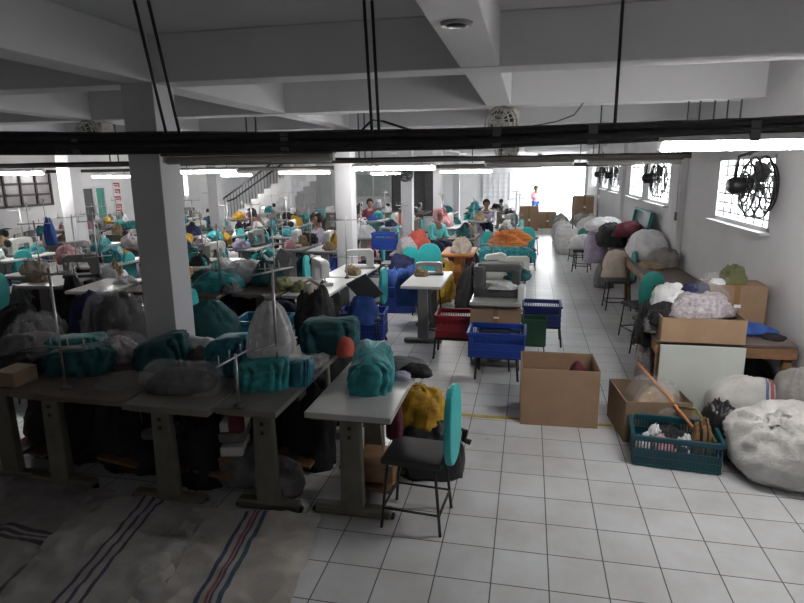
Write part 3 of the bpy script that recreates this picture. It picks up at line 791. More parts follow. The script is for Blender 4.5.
MB().ring((.02, 0, .392), .022, .010, 'z', 16, 6).obj('tie', M['grey'], t)
for x, y, h, ar, rz, lab in ((-2.94, 3.12, .80, 2, .1, 'thin metal thread stand at the near edge of the brown table'), (-1.57, 3.42, .80, 2, 1.2, 'metal thread stand holding the hanging white bag'), (-1.655, 3.03, .33, 1, 1.5, 'short thread stand at the near corner of the long dull table')):
    place(('stand', h, ar), lambda: stand(h, ar), lab, 'thread stand', (x, y, TH), rz)
heap('cloth_heap', 'dark grey cloth heap at the back of the dark edge table', 'cloth heap', (-3.80, 3.72, TH), (.42, .40, .14), M['grey'], 190, fold=.25)
heap('cloth_heap', 'black cloth heap in front on the dark edge table', 'cloth heap', (-3.55, 3.45, TH), (.36, .34, .09), M['black'], 191, fold=.25)
# under the front tables
heap('cloth_bundle', 'grey cloth bundle on the floor below the plastic wrapped bundle', 'cloth bundle', (-1.93, 3.55, 0), (.42, .35, .20), M['grey'], 21)
heap('cloth_bundle', 'dark cloth bundle on the floor below the long dull table', 'cloth bundle', (-1.60, 3.42, 0), (.30, .3, .2), M['grey'], 22)
heap('cloth_bundle', 'dim grey cloth bundle under the brown table', 'cloth bundle', (-2.75, 3.65, 0), (.6, .45, .30), M['black'], 23)
heap('cloth_bundle', 'pale cloth scrap bundle beneath the brown table', 'cloth bundle', (-2.55, 3.50, .28), (.22, .12, .06), M['grey'], 24, .6)
for k, (x, y, z, m_, w_) in enumerate(((-1.99, 3.55, .20, 'paper', .16), (-2.0, 3.58, .29, 'sackg', .18), (-1.98, 3.56, .38, 'paper', .17))):
    tag(MB().box((0, 0, .035), (w_, .24, .07)).obj('paper_bundle', M[m_], None, .01, (x, y, z), .25), ['pale paper bundle lowest of the stack under the front table', 'dull paper bundle in the middle of the stack under the front table', 'pale paper bundle on top of the stack under the front table'][k], 'paper bundle', 'paper bundles under the front table')
tag(MB().box((0, 0, .10), (.22, .3, .2)).obj('cardboard_box', M['card2'], None, .006, (-1.98, 3.57, 0), .25), 'dark carton carrying the paper bundles under the front table', 'box')
heap('garment', 'maroon garment hanging below the plastic wrapped bundle', 'garment', (-1.80, 3.25, .50), (.10, .09, .20), M['maroon'], 25)
heap('garment', 'white garment scrap showing below the long dull table', 'garment', (-1.62, 4.25, .32), (.16, .12, .22), M['white'], 26)
tag(MB().box((0, 0, .06), (.24, .30, .12)).obj('cardboard_box', M['wood'], None, .006, (-.93, 3.52, .15), .05), 'brown wooden box on the treadle under the pale corner table', 'box')
for k, (x, y, sx, sy, h, lab) in enumerate(((-3.45, 3.75, .7, .5, .55, 'added black filler heap darkening the space under the dark edge table'), (-2.85, 4.22, .6, .4, .66, 'added black filler heap blocking light behind the brown table at the tall column'), (-2.12, 4.30, .66, .4, .68, 'added black filler heap blocking light behind the table with the wrapped bundle'), (-2.25, 3.55, .3, .5, .5, 'added black filler heap darkening between the two front table legs'), (-1.60, 3.92, .34, .5, .62, 'added black filler heap darkening the space under the long dull table'), (-2.98, 3.62, .3, .5, .5, 'added black filler heap darkening beside the leg of the brown table'), (-1.62, 4.75, .5, .4, .62, 'added black filler heap blocking light beyond the long dull table'))):
    heap('cloth_heap', lab, 'cloth heap', (x, y, 0), (sx, sy, h), M['black'], 200 + k, .2 * k, fold=.2)  # black heaps added to darken below the tables and block light from behind
# stools by the corner table
place('stool_black', lambda: stool(M['vinyl'], M['seat']), 'black seated stool with tall teal backrest beside the corner table', 'stool', (-.62, 3.27, 0), -.08, 'teal backed stools')
def bench():
    r = root('stool'); W, D, H = .17, .15, .44
    MB().box((0, 0, H), (.37, .33, .045)).obj('seat', M['seat'], r, .015)
    for sx, sy in ((-1, -1), (1, -1), (1, 1), (-1, 1)): MB().rod((sx * W * 1.08, sy * D * 1.08, 0), (sx * W * .86, sy * D * .9, H - .02), .0095, 8).obj('leg', M['blk'], r)
    return r
place('stool_plain', bench, 'black stool pushed in beyond the long dull table', 'stool', (-1.12, 4.35, 0), .05)
heap('bag', 'black bag on the floor below the yellow cloth', 'bag', (-.66, 3.92, 0), (.50, .42, .37), M['blkpl'], 31)
heap('garment', 'crumpled yellow garment heaped on the black bag', 'garment', (-.72, 3.95, .335), (.33, .28, .26), M['gold'], 32, fold=.2)
tag(MB().tube([(-.50, 3.90, .30), (-.43, 3.90, .34), (-.39, 3.91, .31), (-.40, 3.92, .24), (-.35, 3.92, .22)], .022, 8).obj('bag_strap', M['blkpl']), 'black strap sticking out behind the teal backrest', 'strap')
heap('garment', 'dark maroon garment draped beneath the corner table edge', 'garment', (-.80, 3.45, .45), (.10, .12, .24), M['maroon'], 33)
# woven sheets on the floor
st3 = [(-.12 + .075 * k, -.085 + .075 * k, c) for k, c in enumerate(((.02, .06, .16), (.25, .03, .06), (.015, .07, .12)))] + [(-.20, -.17, (.02, .05, .13)), (.13, .16, (.02, .06, .14))]
S1 = striped('striped_woven_sheet', (.40, .38, .35), [(-.075, -.050, (.05, .07, .13)), (-.02, -.002, (.28, .09, .12)), (.004, .020, (.10, .07, .14)), (.045, .072, (.05, .10, .14))])
S2 = striped('purple_striped_sheet', (.33, .315, .305), [(-.075, -.055, (.075, .055, .10)), (-.015, .005, (.075, .055, .10)), (.045, .065, (.075, .055, .10))])
S3 = striped('dark_banded_sheet', (.25, .235, .23), [(-.05, -.02, (.05, .04, .05)), (0., .03, (.05, .04, .05)), (.05, .08, (.05, .04, .05))], 1)
sheet('woven_sheet', 'opened woven sack with red and blue stripes spread on the floor', 'sheet', [(-1.93, 1.95), (-1.12, 1.92), (-1.12, 3.05), (-1.95, 3.08)], .001, S1, 3, .04, None, .13)
sheet('woven_sheet', 'opened woven sack with three purple stripes spread on the floor', 'sheet', [(-2.65, 2.0), (-1.80, 2.0), (-1.84, 3.10), (-2.70, 3.10)], .003, S2, 5, .04, None, .17)
sheet('woven_sheet', 'grey woven sheet with dark bands at the photo corner', 'sheet', [(-4.0, 2.0), (-2.60, 2.0), (-2.66, 3.12), (-4.0, 3.14)], .005, S3, 8, .04)
sheet('plastic_sheet', 'crumpled clear plastic scrap on the striped woven sacks', 'plastic film', [(-2.15, 2.45), (-1.85, 2.40), (-1.80, 2.75), (-2.05, 2.80)], .02, M['plast'], 11, .03)

# ------------------------------------------------------------------ goods beside the wall
bx = place('carton_open', lambda: carton(M['card'], .635, .50, .50), 'large open empty cardboard box standing alone in the aisle', 'box', (.30, 5.06, 0), .03)
heap('scraps', 'dark scraps lying in the corner of the big open box', 'scraps', (.48, 5.16, .01), (.18, .14, .44), M['maroon'], 40)
bx = thing('cardboard_box', 'low open cardboard box behind the teal crate', 'box', (1.02, 4.90, 0), .12)
p = MB(); W_, D_, H_ = .50, .52, .34
for s in (-1, 1): p.box((0, s * D_ / 2, H_ / 2), (W_, .008, H_)); p.box((s * W_ / 2, 0, H_ / 2), (.008, D_, H_))
p.box((0, 0, .005), (W_, D_, .01)); p.obj('body', M['card2'], bx)
bundle((1.05, 4.84, .06), (.44, .40, .38), M['plast'], 41, 'clear plastic wrapped brown bundle in the low cardboard box', 'plastic bag', .1, M['tan'])
place('crate_teal', lambda: crate(M['tealpl'], .60, .42, .24, 13), 'teal slatted crate full of odds and ends on the floor', 'crate', (1.115, 4.40, 0), -.09)
for k, (x, y, m_, s_, lab) in enumerate(((.90, 4.34, 'white', .10, 'white yarn ball at the corner of the teal crate'), (.98, 4.42, 'white', .09, 'white yarn ball beside the pink cloth in the teal crate'), (1.06, 4.33, 'pink', .15, 'pink red cloth wad in the teal crate'), (1.18, 4.36, 'white', .10, 'white wad in the middle of the teal crate'), (.99, 4.36, 'grey', .14, 'grey wad in front in the teal crate'), (1.10, 4.48, 'black', .30, 'black cloth at the back of the teal crate'))):
    small_heap('yarn_wad', lab, 'cloth wad', (x, y, .026), (s_ * 1.1, s_, .13 + .02 * (k % 2)), M[m_], k, k)
heap('cloth_wad', 'brown patterned cloth standing at the end of the teal crate', 'cloth wad', (1.30, 4.38, .026), (.13, .17, .28), striped('brown_patterned_cloth', (.20, .11, .045), [(-.03, -.015, (.02, .015, .01)), (.01, .025, (.02, .015, .01)), (.05, .06, (.03, .02, .01))]), 43, fold=.2)
heap('bag', 'crumpled black plastic bag behind the teal crate end', 'bag', (1.48, 4.56, 0), (.27, .24, .34), M['blkpl'], 44, fold=.25)
tag(MB().tube([(.945, 5.05, .52), (1.12, 4.74, .37), (1.36, 4.30, .12)], [.013, .013, .012], 8).obj('broom_stick', mat('orange_wood_stick', (.55, .20, .06), .5)), 'orange stick slanting from the low box into the teal crate', 'stick')
tag(MB().tube([(1.19, 4.63, .31), (1.28, 4.5, .36), (1.37, 4.28, .20)], .012, 8).obj('bamboo_strip', M['olive']), 'olive strip bent over the brown cloth in the teal crate', 'stick')
heap('paper_packet', 'small brown packet between the low box and the board', 'packet', (1.26, 4.98, .20), (.22, .12, .12), M['tan'], 45)
heap('paper_packet', 'small white paper packet on the brown packet', 'packet', (1.25, 5.02, .32), (.12, .10, .12), M['paper'], 46)
heap('cloth_bundle', 'dark bundle supporting the packets beside the low box', 'cloth bundle', (1.30, 5.0, 0), (.24, .22, .21), M['card2'], 47)
sk = thing('sack', 'big white woven sack with knotted neck at the photo edge', 'sack', (1.80, 4.26, 0), .1)
def fnsack(u, v):
    a = 2 * PI * u; b = PI * (v - .5)
    p = lambda t, k: math.copysign(abs(t) ** (2 / k), t)
    x, y, z = p(math.cos(a), 2.2) * p(math.cos(b), 2.2), p(math.sin(a), 2.2) * p(math.cos(b), 2.2), p(math.sin(b), 2.1)
    K = Vector((-.38, -.42, .82)).normalized(); P = Vector((x, y, z)); d = max(0, P.normalized().dot(K)) if P.length else 0
    ang = math.atan2((P - K * d).dot(Vector((1, 0, .4)).normalized()), (P - K * d).dot(K.cross(Vector((1, 0, .4))).normalized()))
    g = max(0, (d - .35) / .65)
    k = 1 + .09 * nz(x * 1.6 + 3, y * 1.6, z * 1.6) + .07 * (1 - 2 * abs(nz(x * 2.6, y * 2.6 + 4, z * 3.4))) + .035 * (1 - 2 * abs(nz(x * 6, y * 6 + 4, z * 7))) + .11 * g * math.sin(10 * ang + 2 * nz(x, y, z)) - .10 * g * g
    z = z * k
    return (x * k * .36, y * k * .32, max(0.0, (z * .27 + .235)))
MB().grid(fnsack, 64, 36, True).obj('sack_body', M['sack'], sk)
nk = MB()
K = Vector((-.38, -.42, .82)).normalized(); c0 = Vector((0, 0, .235)) + Vector((K.x * .29, K.y * .26, K.z * .24))
U = K.cross(Vector((0, 0, 1))).normalized(); V_ = K.cross(U)
def fnn(u, v):
    a = 2 * PI * u; R = (.045 if v < .3 else .03 + .05 * (v - .3)) * (1 + .25 * math.sin(5 * a + 2 * v)); q = c0 + K * (v * .075 - .01) + (U * math.cos(a) + V_ * math.sin(a)) * R
    return tuple(q)
nk.grid(fnn, 30, 8, True); nk.obj('tied_neck', M['sack'], sk)
heap('bag', 'small black bag beside the big white woven sack', 'bag', (2.06, 4.05, 0), (.12, .12, .30), M['blkpl'], 50)
S5 = striped('banded_white_sack', (.52, .51, .49), [(.09, .115, (.10, .15, .28)), (.125, .15, (.33, .10, .09)), (.16, .185, (.10, .15, .28))])
heap('sack', 'white woven sack with blue and red bands behind the big sack', 'sack', (1.74, 4.84, .19), (.52, .34, .32), S5, 51, -.1)
heap('sack', 'dull sack lying beneath the blue and red banded sack', 'sack', (1.74, 4.82, 0), (.48, .24, .21), M['sackg'], 52)
heap('sack', 'grey brown sack against the wall beyond the big white sack', 'sack', (2.02, 4.74, 0), (.28, .36, .62), M['sackg'], 53)
# long wall tables
def wall_table(y0, l, label, x0=1.06):
    x1 = X1 - .06; r = thing('work_table', label, 'table', ((x0 + x1) / 2, y0 + l / 2, 0)); w_ = x1 - x0
    MB().box((0, 0, .735), (w_, l, .03)).obj('tabletop', M['lamb'], r, .004)
    MB().box((0, -l / 2 + .02, .675), (w_, .03, .09)).obj('apron', M['wood'], r, .003); MB().box((-w_ / 2 + .02, 0, .675), (.03, l - .05, .09)).obj('apron', M['wood'], r, .003)
    for sx in (-1, 1):
        for sy in (-1, 1): MB().box((sx * (w_ / 2 - .05), sy * (l / 2 - .06), .36), (.06, .06, .72)).obj('leg', M['wood'], r, .004)
wall_table(4.98, .98, 'brown table by the wall carrying the garment box')
wall_table(5.98, 3.7, 'brown table by the wall behind the teal backed stools', 1.52)
wall_table(9.72, 2.9, 'brown table by the wall under the white sacks', 1.52)
heap('cloth_bundle', 'added black filler heap darkening under the table behind the grey brown sack', 'cloth bundle', (1.90, 5.35, 0), (.36, .4, .56), M['black'], 154)  # black heap added to deepen the dark below the near wall table
heap('cloth_bundle', 'dark heap of cloth under the near wall table', 'cloth bundle', (1.75, 5.75, 0), (.6, .7, .5), M['black'], 54)
tag(MB().box((0, 0, .35), (.64, .022, .72)).obj('board', M['board'], None, .003, (1.41, 4.955, .012), .02), 'pale grey green board leaning on the near wall table', 'board')
PROTO['_'] = None
bx = thing('cardboard_box', 'shallow cardboard box overflowing with garments on the near wall table', 'box', (1.40, 5.175, .75), .0)
p = MB(); W_, D_, H_ = .62, .46, .20
for s in (-1, 1): p.box((0, s * D_ / 2, H_ / 2), (W_, .008, H_)); p.box((s * W_ / 2, 0, H_ / 2), (.008, D_, H_))
p.box((0, 0, .005), (W_, D_, .01)); p.obj('body', M['card'], bx)
for s_, (x, y, z, a, b, h, m_, lab) in enumerate(((1.34, 5.26, .77, .56, .40, .22, 'grey', 'dark garment filling the shallow box'), (1.42, 5.20, .93, .50, .36, .16, 'checks', 'pale printed garment on top in the shallow box'), (1.22, 5.32, .95, .30, .26, .18, 'white', 'white garment at the side of the shallow box'), (1.42, 5.36, 1.0, .34, .2, .15, 'dnavy', 'navy garment crossing the middle of the heap'), (1.14, 5.14, .84, .16, .22, .16, 'black', 'black garment spilling over the box corner'), (1.50, 5.30, 1.01, .30, .3, .15, 'plast', 'clear plastic bag on top of the garment heap'))):
    heap('garment' if m_ != 'plast' else 'plastic_bag', lab, 'garment' if m_ != 'plast' else 'plastic bag', (x, y, z), (a, b, h), M[m_], 60 + s_, .3 * s_, fold=.2)
heap('garment', 'dark fur like garment hanging beside the garment box', 'garment', (1.06, 5.36, .62), (.16, .26, .30), M['black'], 70, fold=.3)
heap('garment', 'long pale garment hanging down beside the board', 'garment', (1.075, 5.38, .10), (.14, .24, .62), M['checks'], 71, fold=.25)
place('closed_carton', lambda: closed_carton(M['card'], .62, .40, .34), 'large closed cardboard box with brown tape against the wall', 'box', (1.86, 5.84, .75), -.03, None, (.80, .8, 1.0))
heap('plastic_bag', 'crumpled yellow green bag on the large closed box', 'bag', (1.86, 5.84, 1.09), (.17, .17, .14), M['olive'], 72, fold=.3)
heap('plastic_bag', 'clear crumpled plastic on the large closed box', 'plastic bag', (1.73, 5.86, 1.09), (.20, .22, .07), M['plast'], 73, fold=.3)
heap('paper_wad', 'crumpled white paper on the front of the large closed box', 'paper', (1.70, 5.74, 1.09), (.12, .08, .05), M['paper'], 74)
heap('cloth_bundle', 'flat bright blue cloth bundle on the near wall table', 'cloth bundle', (1.90, 5.36, .75), (.34, .30, .07), M['blues'], 75)
heap('cable_coil', 'black coil beside the blue cloth on the near wall table', 'cable', (2.0, 5.18, .75), (.16, .16, .04), M['black'], 76)
# stools along the wall
for x, y, rz, key, bm_, lab in ((1.42, 7.72, -1.2, 'stool_dv', 'dvinyl', 'stool with big round green teal backrest behind the garment box'), (1.42, 6.9, -1.3, 'stool_dv', 'dvinyl', 'stool hidden behind the garments of the garment box'), (1.38, 9.40, .05, 'stool_dv', 'dvinyl', 'stool with upright narrow teal backrest carrying a beige sack'), (1.14, 12.9, 1.3, 'stool_dv', 'dvinyl', 'stool in the aisle holding a white and green bundle'), (1.18, 14.2, .4, 'stool_dv', 'dvinyl', 'stool hidden among the far white sacks by the wall')):
    place(key, lambda: stool(M[bm_], M['seat']), lab, 'stool', (x, y, 0), rz, 'teal backed stools')
heap('sack', 'beige sack resting on the stool by the wall', 'sack', (1.42, 9.95, .40), (.44, .44, .40), M['beige'], 80)
heap('sack', 'big white sack lying on the wall table below the second fan window', 'sack', (1.86, 9.85, .75), (.58, 1.0, .38), M['white'], 81)
heap('sack', 'dull sack lying beside the big white sack on the wall table', 'sack', (1.98, 9.05, .75), (.30, .45, .24), M['sackg'], 82)
heap('cloth_bundle', 'brown cloth heap at the corner of the middle wall table', 'cloth bundle', (1.75, 8.9, .75), (.3, .6, .05), M['tan'], 83)
heap('garment', 'dark garment pile on the far wall table', 'garment', (1.52, 11.4, .75), (.5, .8, .36), M['black'], 84, fold=.2)
heap('garment', 'white cloth over the dark garment pile on the far wall table', 'garment', (1.45, 12.1, .95), (.6, .9, .20), M['white'], 85, fold=.25)
heap('garment', 'maroon garment behind the white sack on the far wall table', 'garment', (1.75, 11.0, .95), (.5, .4, .24), M['maroon'], 86)
heap('bundle', 'white and green bundle on the aisle stool', 'bundle', (1.10, 12.98, .465), (.40, .36, .30), M['white'], 87)
heap('bundle', 'lavender cloth bundle between the aisle stools', 'bundle', (1.33, 12.3, .30), (.4, .5, .62), M['lav'], 88)
heap('bundle', 'pale bundle under the far wall table edge', 'bundle', (1.40, 11.2, 0), (.32, .4, .40), M['grey'], 89)
gb = thing('plastic_bin', 'dark green shallow bin tipped up against the wall below the second window', 'bin', (1.98, 11.3, 1.0))
MB().box((0, 0, .20), (.03, 1.5, .38), Matrix.Rotation(.18, 4, 'Y')).obj('body', M['tealpl'], gb, .008)
q = MB()
for z in (.02, .38): q.box((-.03, 0, z), (.06, 1.54, .04), Matrix.Rotation(.18, 4, 'Y'))
for s in (-1, 1): q.box((-.03, s * .75, .2), (.06, .04, .38), Matrix.Rotation(.18, 4, 'Y'))
q.obj('rim', M['dvinyl'], gb, .005)
heap('sack', 'dull sack under the tipped green bin', 'sack', (1.92, 11.3, .75), (.36, 1.5, .27), M['sackg'], 90)
SK = sack_mb(.62, .58, .95, 4).mesh('sack', M['sack'])
for k, (x, y, s, m_, lab) in enumerate(((1.0, 15.6, 1.0, 'sack', 'white sack standing nearest in the row toward the bright exit'), (1.70, 14.7, 1.15, 'white', 'white sack against the wall behind the aisle stools'), (1.05, 16.9, 1.0, 'white', 'second white sack in the row toward the bright exit'), (1.7, 17.0, 1.3, 'sack', 'tall grey white sack against the wall, middle of the row'), (1.0, 18.3, .95, 'sack', 'third white sack in the row toward the bright exit'), (1.6, 18.9, 1.2, 'sackg', 'dull grey sack against the wall toward the bright exit'), (1.05, 19.9, 1.0, 'sackg', 'grey sack in the row of sacks, fourth along the aisle'), (1.1, 21.4, .9, 'dvinyl', 'teal green sack at the far end of the row'))):
    o = link('sack', SK, None, 0, (x, y, 0), k * 1.3); o.scale = (s * .95, s * .95, s * .74); o.material_slots[0].link = 'OBJECT'; o.material_slots[0].material = M[m_]
    tag(o, lab, 'sack', 'white sacks along the wall')
for k, (x, y, z, lab) in enumerate(((1.75, 20.6, 0, 'lower brown carton by the wall before the bright exit'), (1.75, 20.6, .62, 'upper brown carton by the wall before the bright exit'))):
    o = place('closed_carton', None, lab, 'box', (x, y, z), .1, None, (1.0, 1.4, 1.8))
place('closed_carton', None, 'tall brown carton in the aisle before the bright exit', 'box', (.02, 21.6, 0), 0, None, (1.05, 1.4, 2.5))
place('closed_carton', None, 'short brown carton beside the tall one before the bright exit', 'box', (.62, 22.6, 0), .2, None, (1.1, 1.4, 1.75))
hg = thing('garment_rack', 'thin metal garment rack standing among the far sacks', 'rack', (1.45, 16.2, 0))
q = MB()
for s in (-1, 1): q.rod((s * .3, 0, 0), (s * .3, 0, 1.45), .014)
q.obj('post', M['dkgrey'], hg); MB().rod((-.3, 0, 1.44), (.3, 0, 1.44), .014).obj('rail', M['dkgrey'], hg)

# ------------------------------------------------------------------ middle of the hall, near the aisle
def T(key, mk, lab, loc, rz=0, sc_=1.): return place(key, mk, lab, 'table', loc, rz, 'sewing tables in the rows', sc_)
mt_white = lambda: table(M['lamw'], M['greyst'], .50, 1.12)
mt_grey = lambda: table(M['lam'], M['greyst'])
mt_brown = lambda: table(M['lamb'], M['putty'])
mt_wood = lambda: table(M['orange'], M['orange'], .56, 1.0, motor=False, under=False)
T('tw', mt_white, 'white topped sewing table standing clear beside the red crate', (-1.25, 7.46, 0), 0)
T('tg', mt_grey, 'grey sewing table carrying the big dark machine by the aisle', (-.31, 6.82, 0), 0, (1.05, 1.32, 1))
T('tg', mt_grey, 'grey sewing table behind the big dark machine by the aisle', (-.33, 8.35, 0), 0, (1.2, 1.55, 1))
T('to', mt_wood, 'orange wooden table behind the white topped sewing table', (-1.15, 10.2, 0))
T('to', mt_wood, 'orange wooden table beside the aisle covered with orange cloth', (-.35, 11.6, 0), 0, (1.3, 1, 1))
T('tw', mt_white, 'white sewing table with the white machine, behind the dark garments', (-2.46, 6.72, 0), 0, (1.05, 1.05, 1))
T('tw', mt_white, 'white sewing table beyond the white machine, against the second column', (-2.42, 7.95, 0), 0, (1.05, 1.0, 1))
T('tb', mt_brown, 'brown sewing table behind the hanging white bag', (-3.05, 6.72, 0), 0, (1.1, 1.1, 1))
T('tb', mt_brown, 'brown sewing table with crumpled teal covers beside the tall column', (-3.78, 6.55, 0), 0, (1.35, 1.1, 1))
T('tb', mt_brown, 'brown sewing table hidden behind the tall column', (-4.50, 6.6, 0), 0, (1.1, 1, 1))
T('tw', mt_white, 'white topped empty sewing table before the tall column', (-5.2, 6.42, 0), .12, (1.15, .78, 1))
T('tg', mt_grey, 'grey sewing table with a dark machine beside the empty white table', (-6.12, 6.68, 0), .1, (1.15, .9, 1))
T('tg', mt_grey, 'grey sewing table at the photo edge, second row', (-6.95, 7.3, 0), .1, (1.1, 1., 1))
# the big dark machine
bmn = thing('industrial_machine', 'big dark grey industrial sewing machine on the table by the aisle', 'sewing machine', (-.31, 6.55, TH), 0)
MB().box((0, 0, .05), (.50, .34, .10)).obj('bed', M['dkgrey'], bmn, .012)
MB().box((-.20, .02, .21), (.12, .30, .24)).obj('column', M['bigm'], bmn, .015)
MB().box((.02, .05, .31), (.48, .24, .09)).obj('arm', M['bigm'], bmn, .02)
MB().box((.20, .03, .21), (.09, .22, .16)).obj('head', M['dkgrey'], bmn, .012)
MB().rod((.2, -.04, .10), (.2, -.04, .2), .01).obj('needle_bar', M['chrome'], bmn)
MB().lathe([(.04, 0), (.085, .006), (.085, .035), (.04, .045)], (0, 0, 0), 20, Matrix.Translation((-.26, .05, .27)) @ Matrix.Rotation(-PI / 2, 4, 'Y')).obj('hand_wheel', M['blk'], bmn)
MB().box((-.235, -.16, .12), (.03, .02, .30)).obj('guard_plate', M['bigm'], bmn)
small_heap('cloth_scraps', 'white cloth scraps inside the arm of the big dark machine', 'scraps', (-.25, 6.36, TH + .10), (.24, .08, .06), M['white'], 2)
tag(MB().box((0, 0, .07), (.07, .16, .14)).obj('paper_stack', M['paper'], None, .004, (-.04, 6.4, TH), -.1), 'small white paper stack beside the big dark machine', 'paper')
place('closed_carton', None, 'brown carton below the big dark machine, above the blue crate', 'box', (-.31, 6.32, .47), 0, None, (.86, .6, .72))
place('stool_plain', None, 'low black frame stool holding up the brown carton by the aisle', 'stool', (-.31, 6.32, 0), PI / 2)
place('overlock_cream', lambda: overlock(M['mach']), 'cream overlock machine behind the big dark machine', 'sewing machine', (-.40, 7.62, TH), .2, None, 1.0)
place('machine_cream', lambda: machine(M['mach'], M['greyst']), 'cream sewing machine under the teal cloths by the aisle', 'sewing machine', (-.12, 8.1, TH), .15, None, .7)
small_heap('cloth_scraps', 'dark green cloth scraps beside the cream overlock machine', 'scraps', (-.10, 7.55, TH), (.26, .2, .12), M['dteal'], 3)
for k, x in enumerate((-.62, -.46, -.30, -.14, .0)):
    o = place('far_cover', lambda: (lambda r: (cover_mb(.36, .24, .24, 8).obj('cloth', M['teal'], r), r)[1])(root('machine_cover')), ['teal machine cover farthest from the aisle in the teal line', 'second teal machine cover in the teal line by the aisle', 'middle teal machine cover in the teal line by the aisle', 'fourth teal machine cover in the teal line by the aisle', 'teal machine cover nearest the aisle in the teal line'][k], 'machine cover', (x, 9.15, TH), PI / 2 + .1 * k, 'line of teal machine covers by the aisle', (.8, .75, .8))
# crates by the aisle
def on_stool(x, y, lab, H=.44): return place('stool_bare', bare_stool, lab, 'stool', (x, y, 0), 0, 'bare stools under crates')
def bare_stool():
    r = root('stool'); W, D, H = .20, .16, .24
    MB().box((0, 0, H), (.42, .34, .03)).obj('seat', M['seat'], r, .008)
    for sx, sy in ((-1, -1), (1, -1), (1, 1), (-1, 1)): MB().rod((sx * W * 1.1, sy * D * 1.1, 0), (sx * W, sy * D, H - .01), .012).obj('leg', M['blk'], r)
    return r
on_stool(-.80, 6.62, 'black legged stool under the red crate')
place('crate_red', lambda: crate(M['red'], .40, .36, .27, 9), 'red slatted crate beside the big dark machine', 'crate', (-.80, 6.60, .258), 0)
on_stool(-.27, 6.02, 'black legged stool under the blue crate')
place('crate_blue', lambda: crate(M['blue'], .57, .42, .27, 12), 'blue slatted crate in front of the brown carton', 'crate', (-.275, 5.96, .258), 0)
on_stool(.22, 7.32, 'black legged stool under the navy crate')
place('crate_navy', lambda: crate(M['navy'], .46, .40, .26, 10), 'navy slatted crate at the aisle edge', 'crate', (.20, 7.30, .258), 0)
place('bin_green', lambda: solid_bin(M['green'], .27, .22, .32), 'dark green bin in front of the navy crate', 'bin', (.105, 6.86, .12), 0)
on2 = place('stool_bare', None, 'low stool under the dark green bin', 'stool', (.105, 6.87, 0), 0, None, (.6, .6, .46))
place('crate_blue', None, 'blue crate on the floor behind the dark green machine cover', 'crate', (-1.98, 6.9, .10), .1, None, (1.0, 1.0, 1.25))
place('stool_bare', None, 'low stool under the blue crate behind the front tables', 'stool', (-1.98, 6.9, 0), .1, None, (1.2, 1, .4))
o = tag(MB().box((0, 0, 0), (.30, .02, .34), Matrix.Rotation(.5, 4, 'X') @ Matrix.Rotation(-.55, 4, 'Y')).obj('panel', M['dkgrey'], None, .004, (-1.82, 6.45, .80)), 'dark grey panel leaning at a slant near the white machine table', 'panel')
heap('cloth_bundle', 'dark bundle under the slanting grey panel', 'cloth bundle', (-1.86, 6.5, .40), (.34, .34, .3), M['blues'], 120)
place('stool_plain', None, 'black stool under the slanting grey panel', 'stool', (-1.86, 6.5, 0), .4)
# small machine parts on the white table
place('machine_small', lambda: machine(M['chrome'], M['dkgrey']), 'small black and silver sewing machine on the white topped table', 'sewing machine', (-1.28, 7.75, TH), .1, None, (.8, .8, .55))
small_heap('cloth_scraps', 'dark scraps at the far corner of the white topped table', 'scraps', (-1.36, 7.6, TH), (.16, .12, .08), M['tan'], 4)
place('machine_white', lambda: machine(M['machw'], M['lam']), 'white sewing machine on the white table behind the dark garments', 'sewing machine', (-2.52, 6.9, TH), 2.2)
place('machine_white', None, 'white sewing machine at the foot of the second column', 'sewing machine', (-2.35, 8.1, TH), .3, None, .9)
place('machine_dark', lambda: machine(M['greyst'], M['dkgrey']), 'dark sewing machine on the grey table before the empty white table', 'sewing machine', (-5.95, 6.9, TH), .5)
for x, y, rz, lab in ((-1.47, 8.66, PI / 2, 'stool with round teal backrest facing us behind the white topped table'), (-2.06, 7.42, .0, 'stool with teal backrest seen edge on beside the white topped table'), (-3.78, 5.62, .2, 'stool with tall teal backrest just beyond the tall column'), (-4.95, 7.85, 1.2, 'stool with round teal backrest behind the tall column'), (-4.55, 7.5, .7, 'stool with slanted teal backrest behind the crumpled teal covers'), (-6.95, 6.25, .1, 'stool with teal backrest at the photo edge, second row'), (-2.95, 11.0, .1, 'stool with teal backrest beside the second square column'), (-4.62, 10.9, .1, 'tall teal backed stool next to the seated grey shirted person'), (-3.15, 13.2, .0, 'stool with teal backrest before the person in white')):
    place('stool_black', None, lab, 'stool', (x, y, 0), rz, 'teal backed stools', 1.15 if 'facing us' in lab else 1.)
heap('jacket', 'blue jacket draped over a stool beside the white topped table', 'garment', (-1.62, 7.95, .30), (.34, .38, .50), M['blues'], 121)
place('crate_blue', None, 'blue crate on the floor before the second column table', 'crate', (-1.95, 8.75, 0), .2, None, (1, 1, 1.5))
small_heap('garment_heap', 'blue cloth heap in the crate before the second column table', 'garment heap', (-1.95, 8.75, .10), (.46, .34, .46), M['blues'], 3)
place('stool_black', None, 'teal backed stool behind the blue crate near the second column', 'stool', (-1.95, 9.35, 0), 1.3, 'teal backed stools')
small_heap('garment_heap', 'navy cloth heap on the stool near the second column', 'garment heap', (-1.98, 9.3, .465), (.36, .32, .26), M['dnavy'], 4)
heap('garment', 'dark garments heaped in front of the white machine table', 'garment', (-2.22, 5.85, .45), (.36, .40, .42), M['black'], 124, fold=.2)
heap('garment', 'pale olive cloth on the dark garments before the white machine', 'garment', (-2.24, 5.82, .84), (.14, .14, .12), M['beige'], 125)
place('stool_plain', None, 'black stool under the dark garments before the white machine', 'stool', (-2.22, 5.85, 0), 1.0)
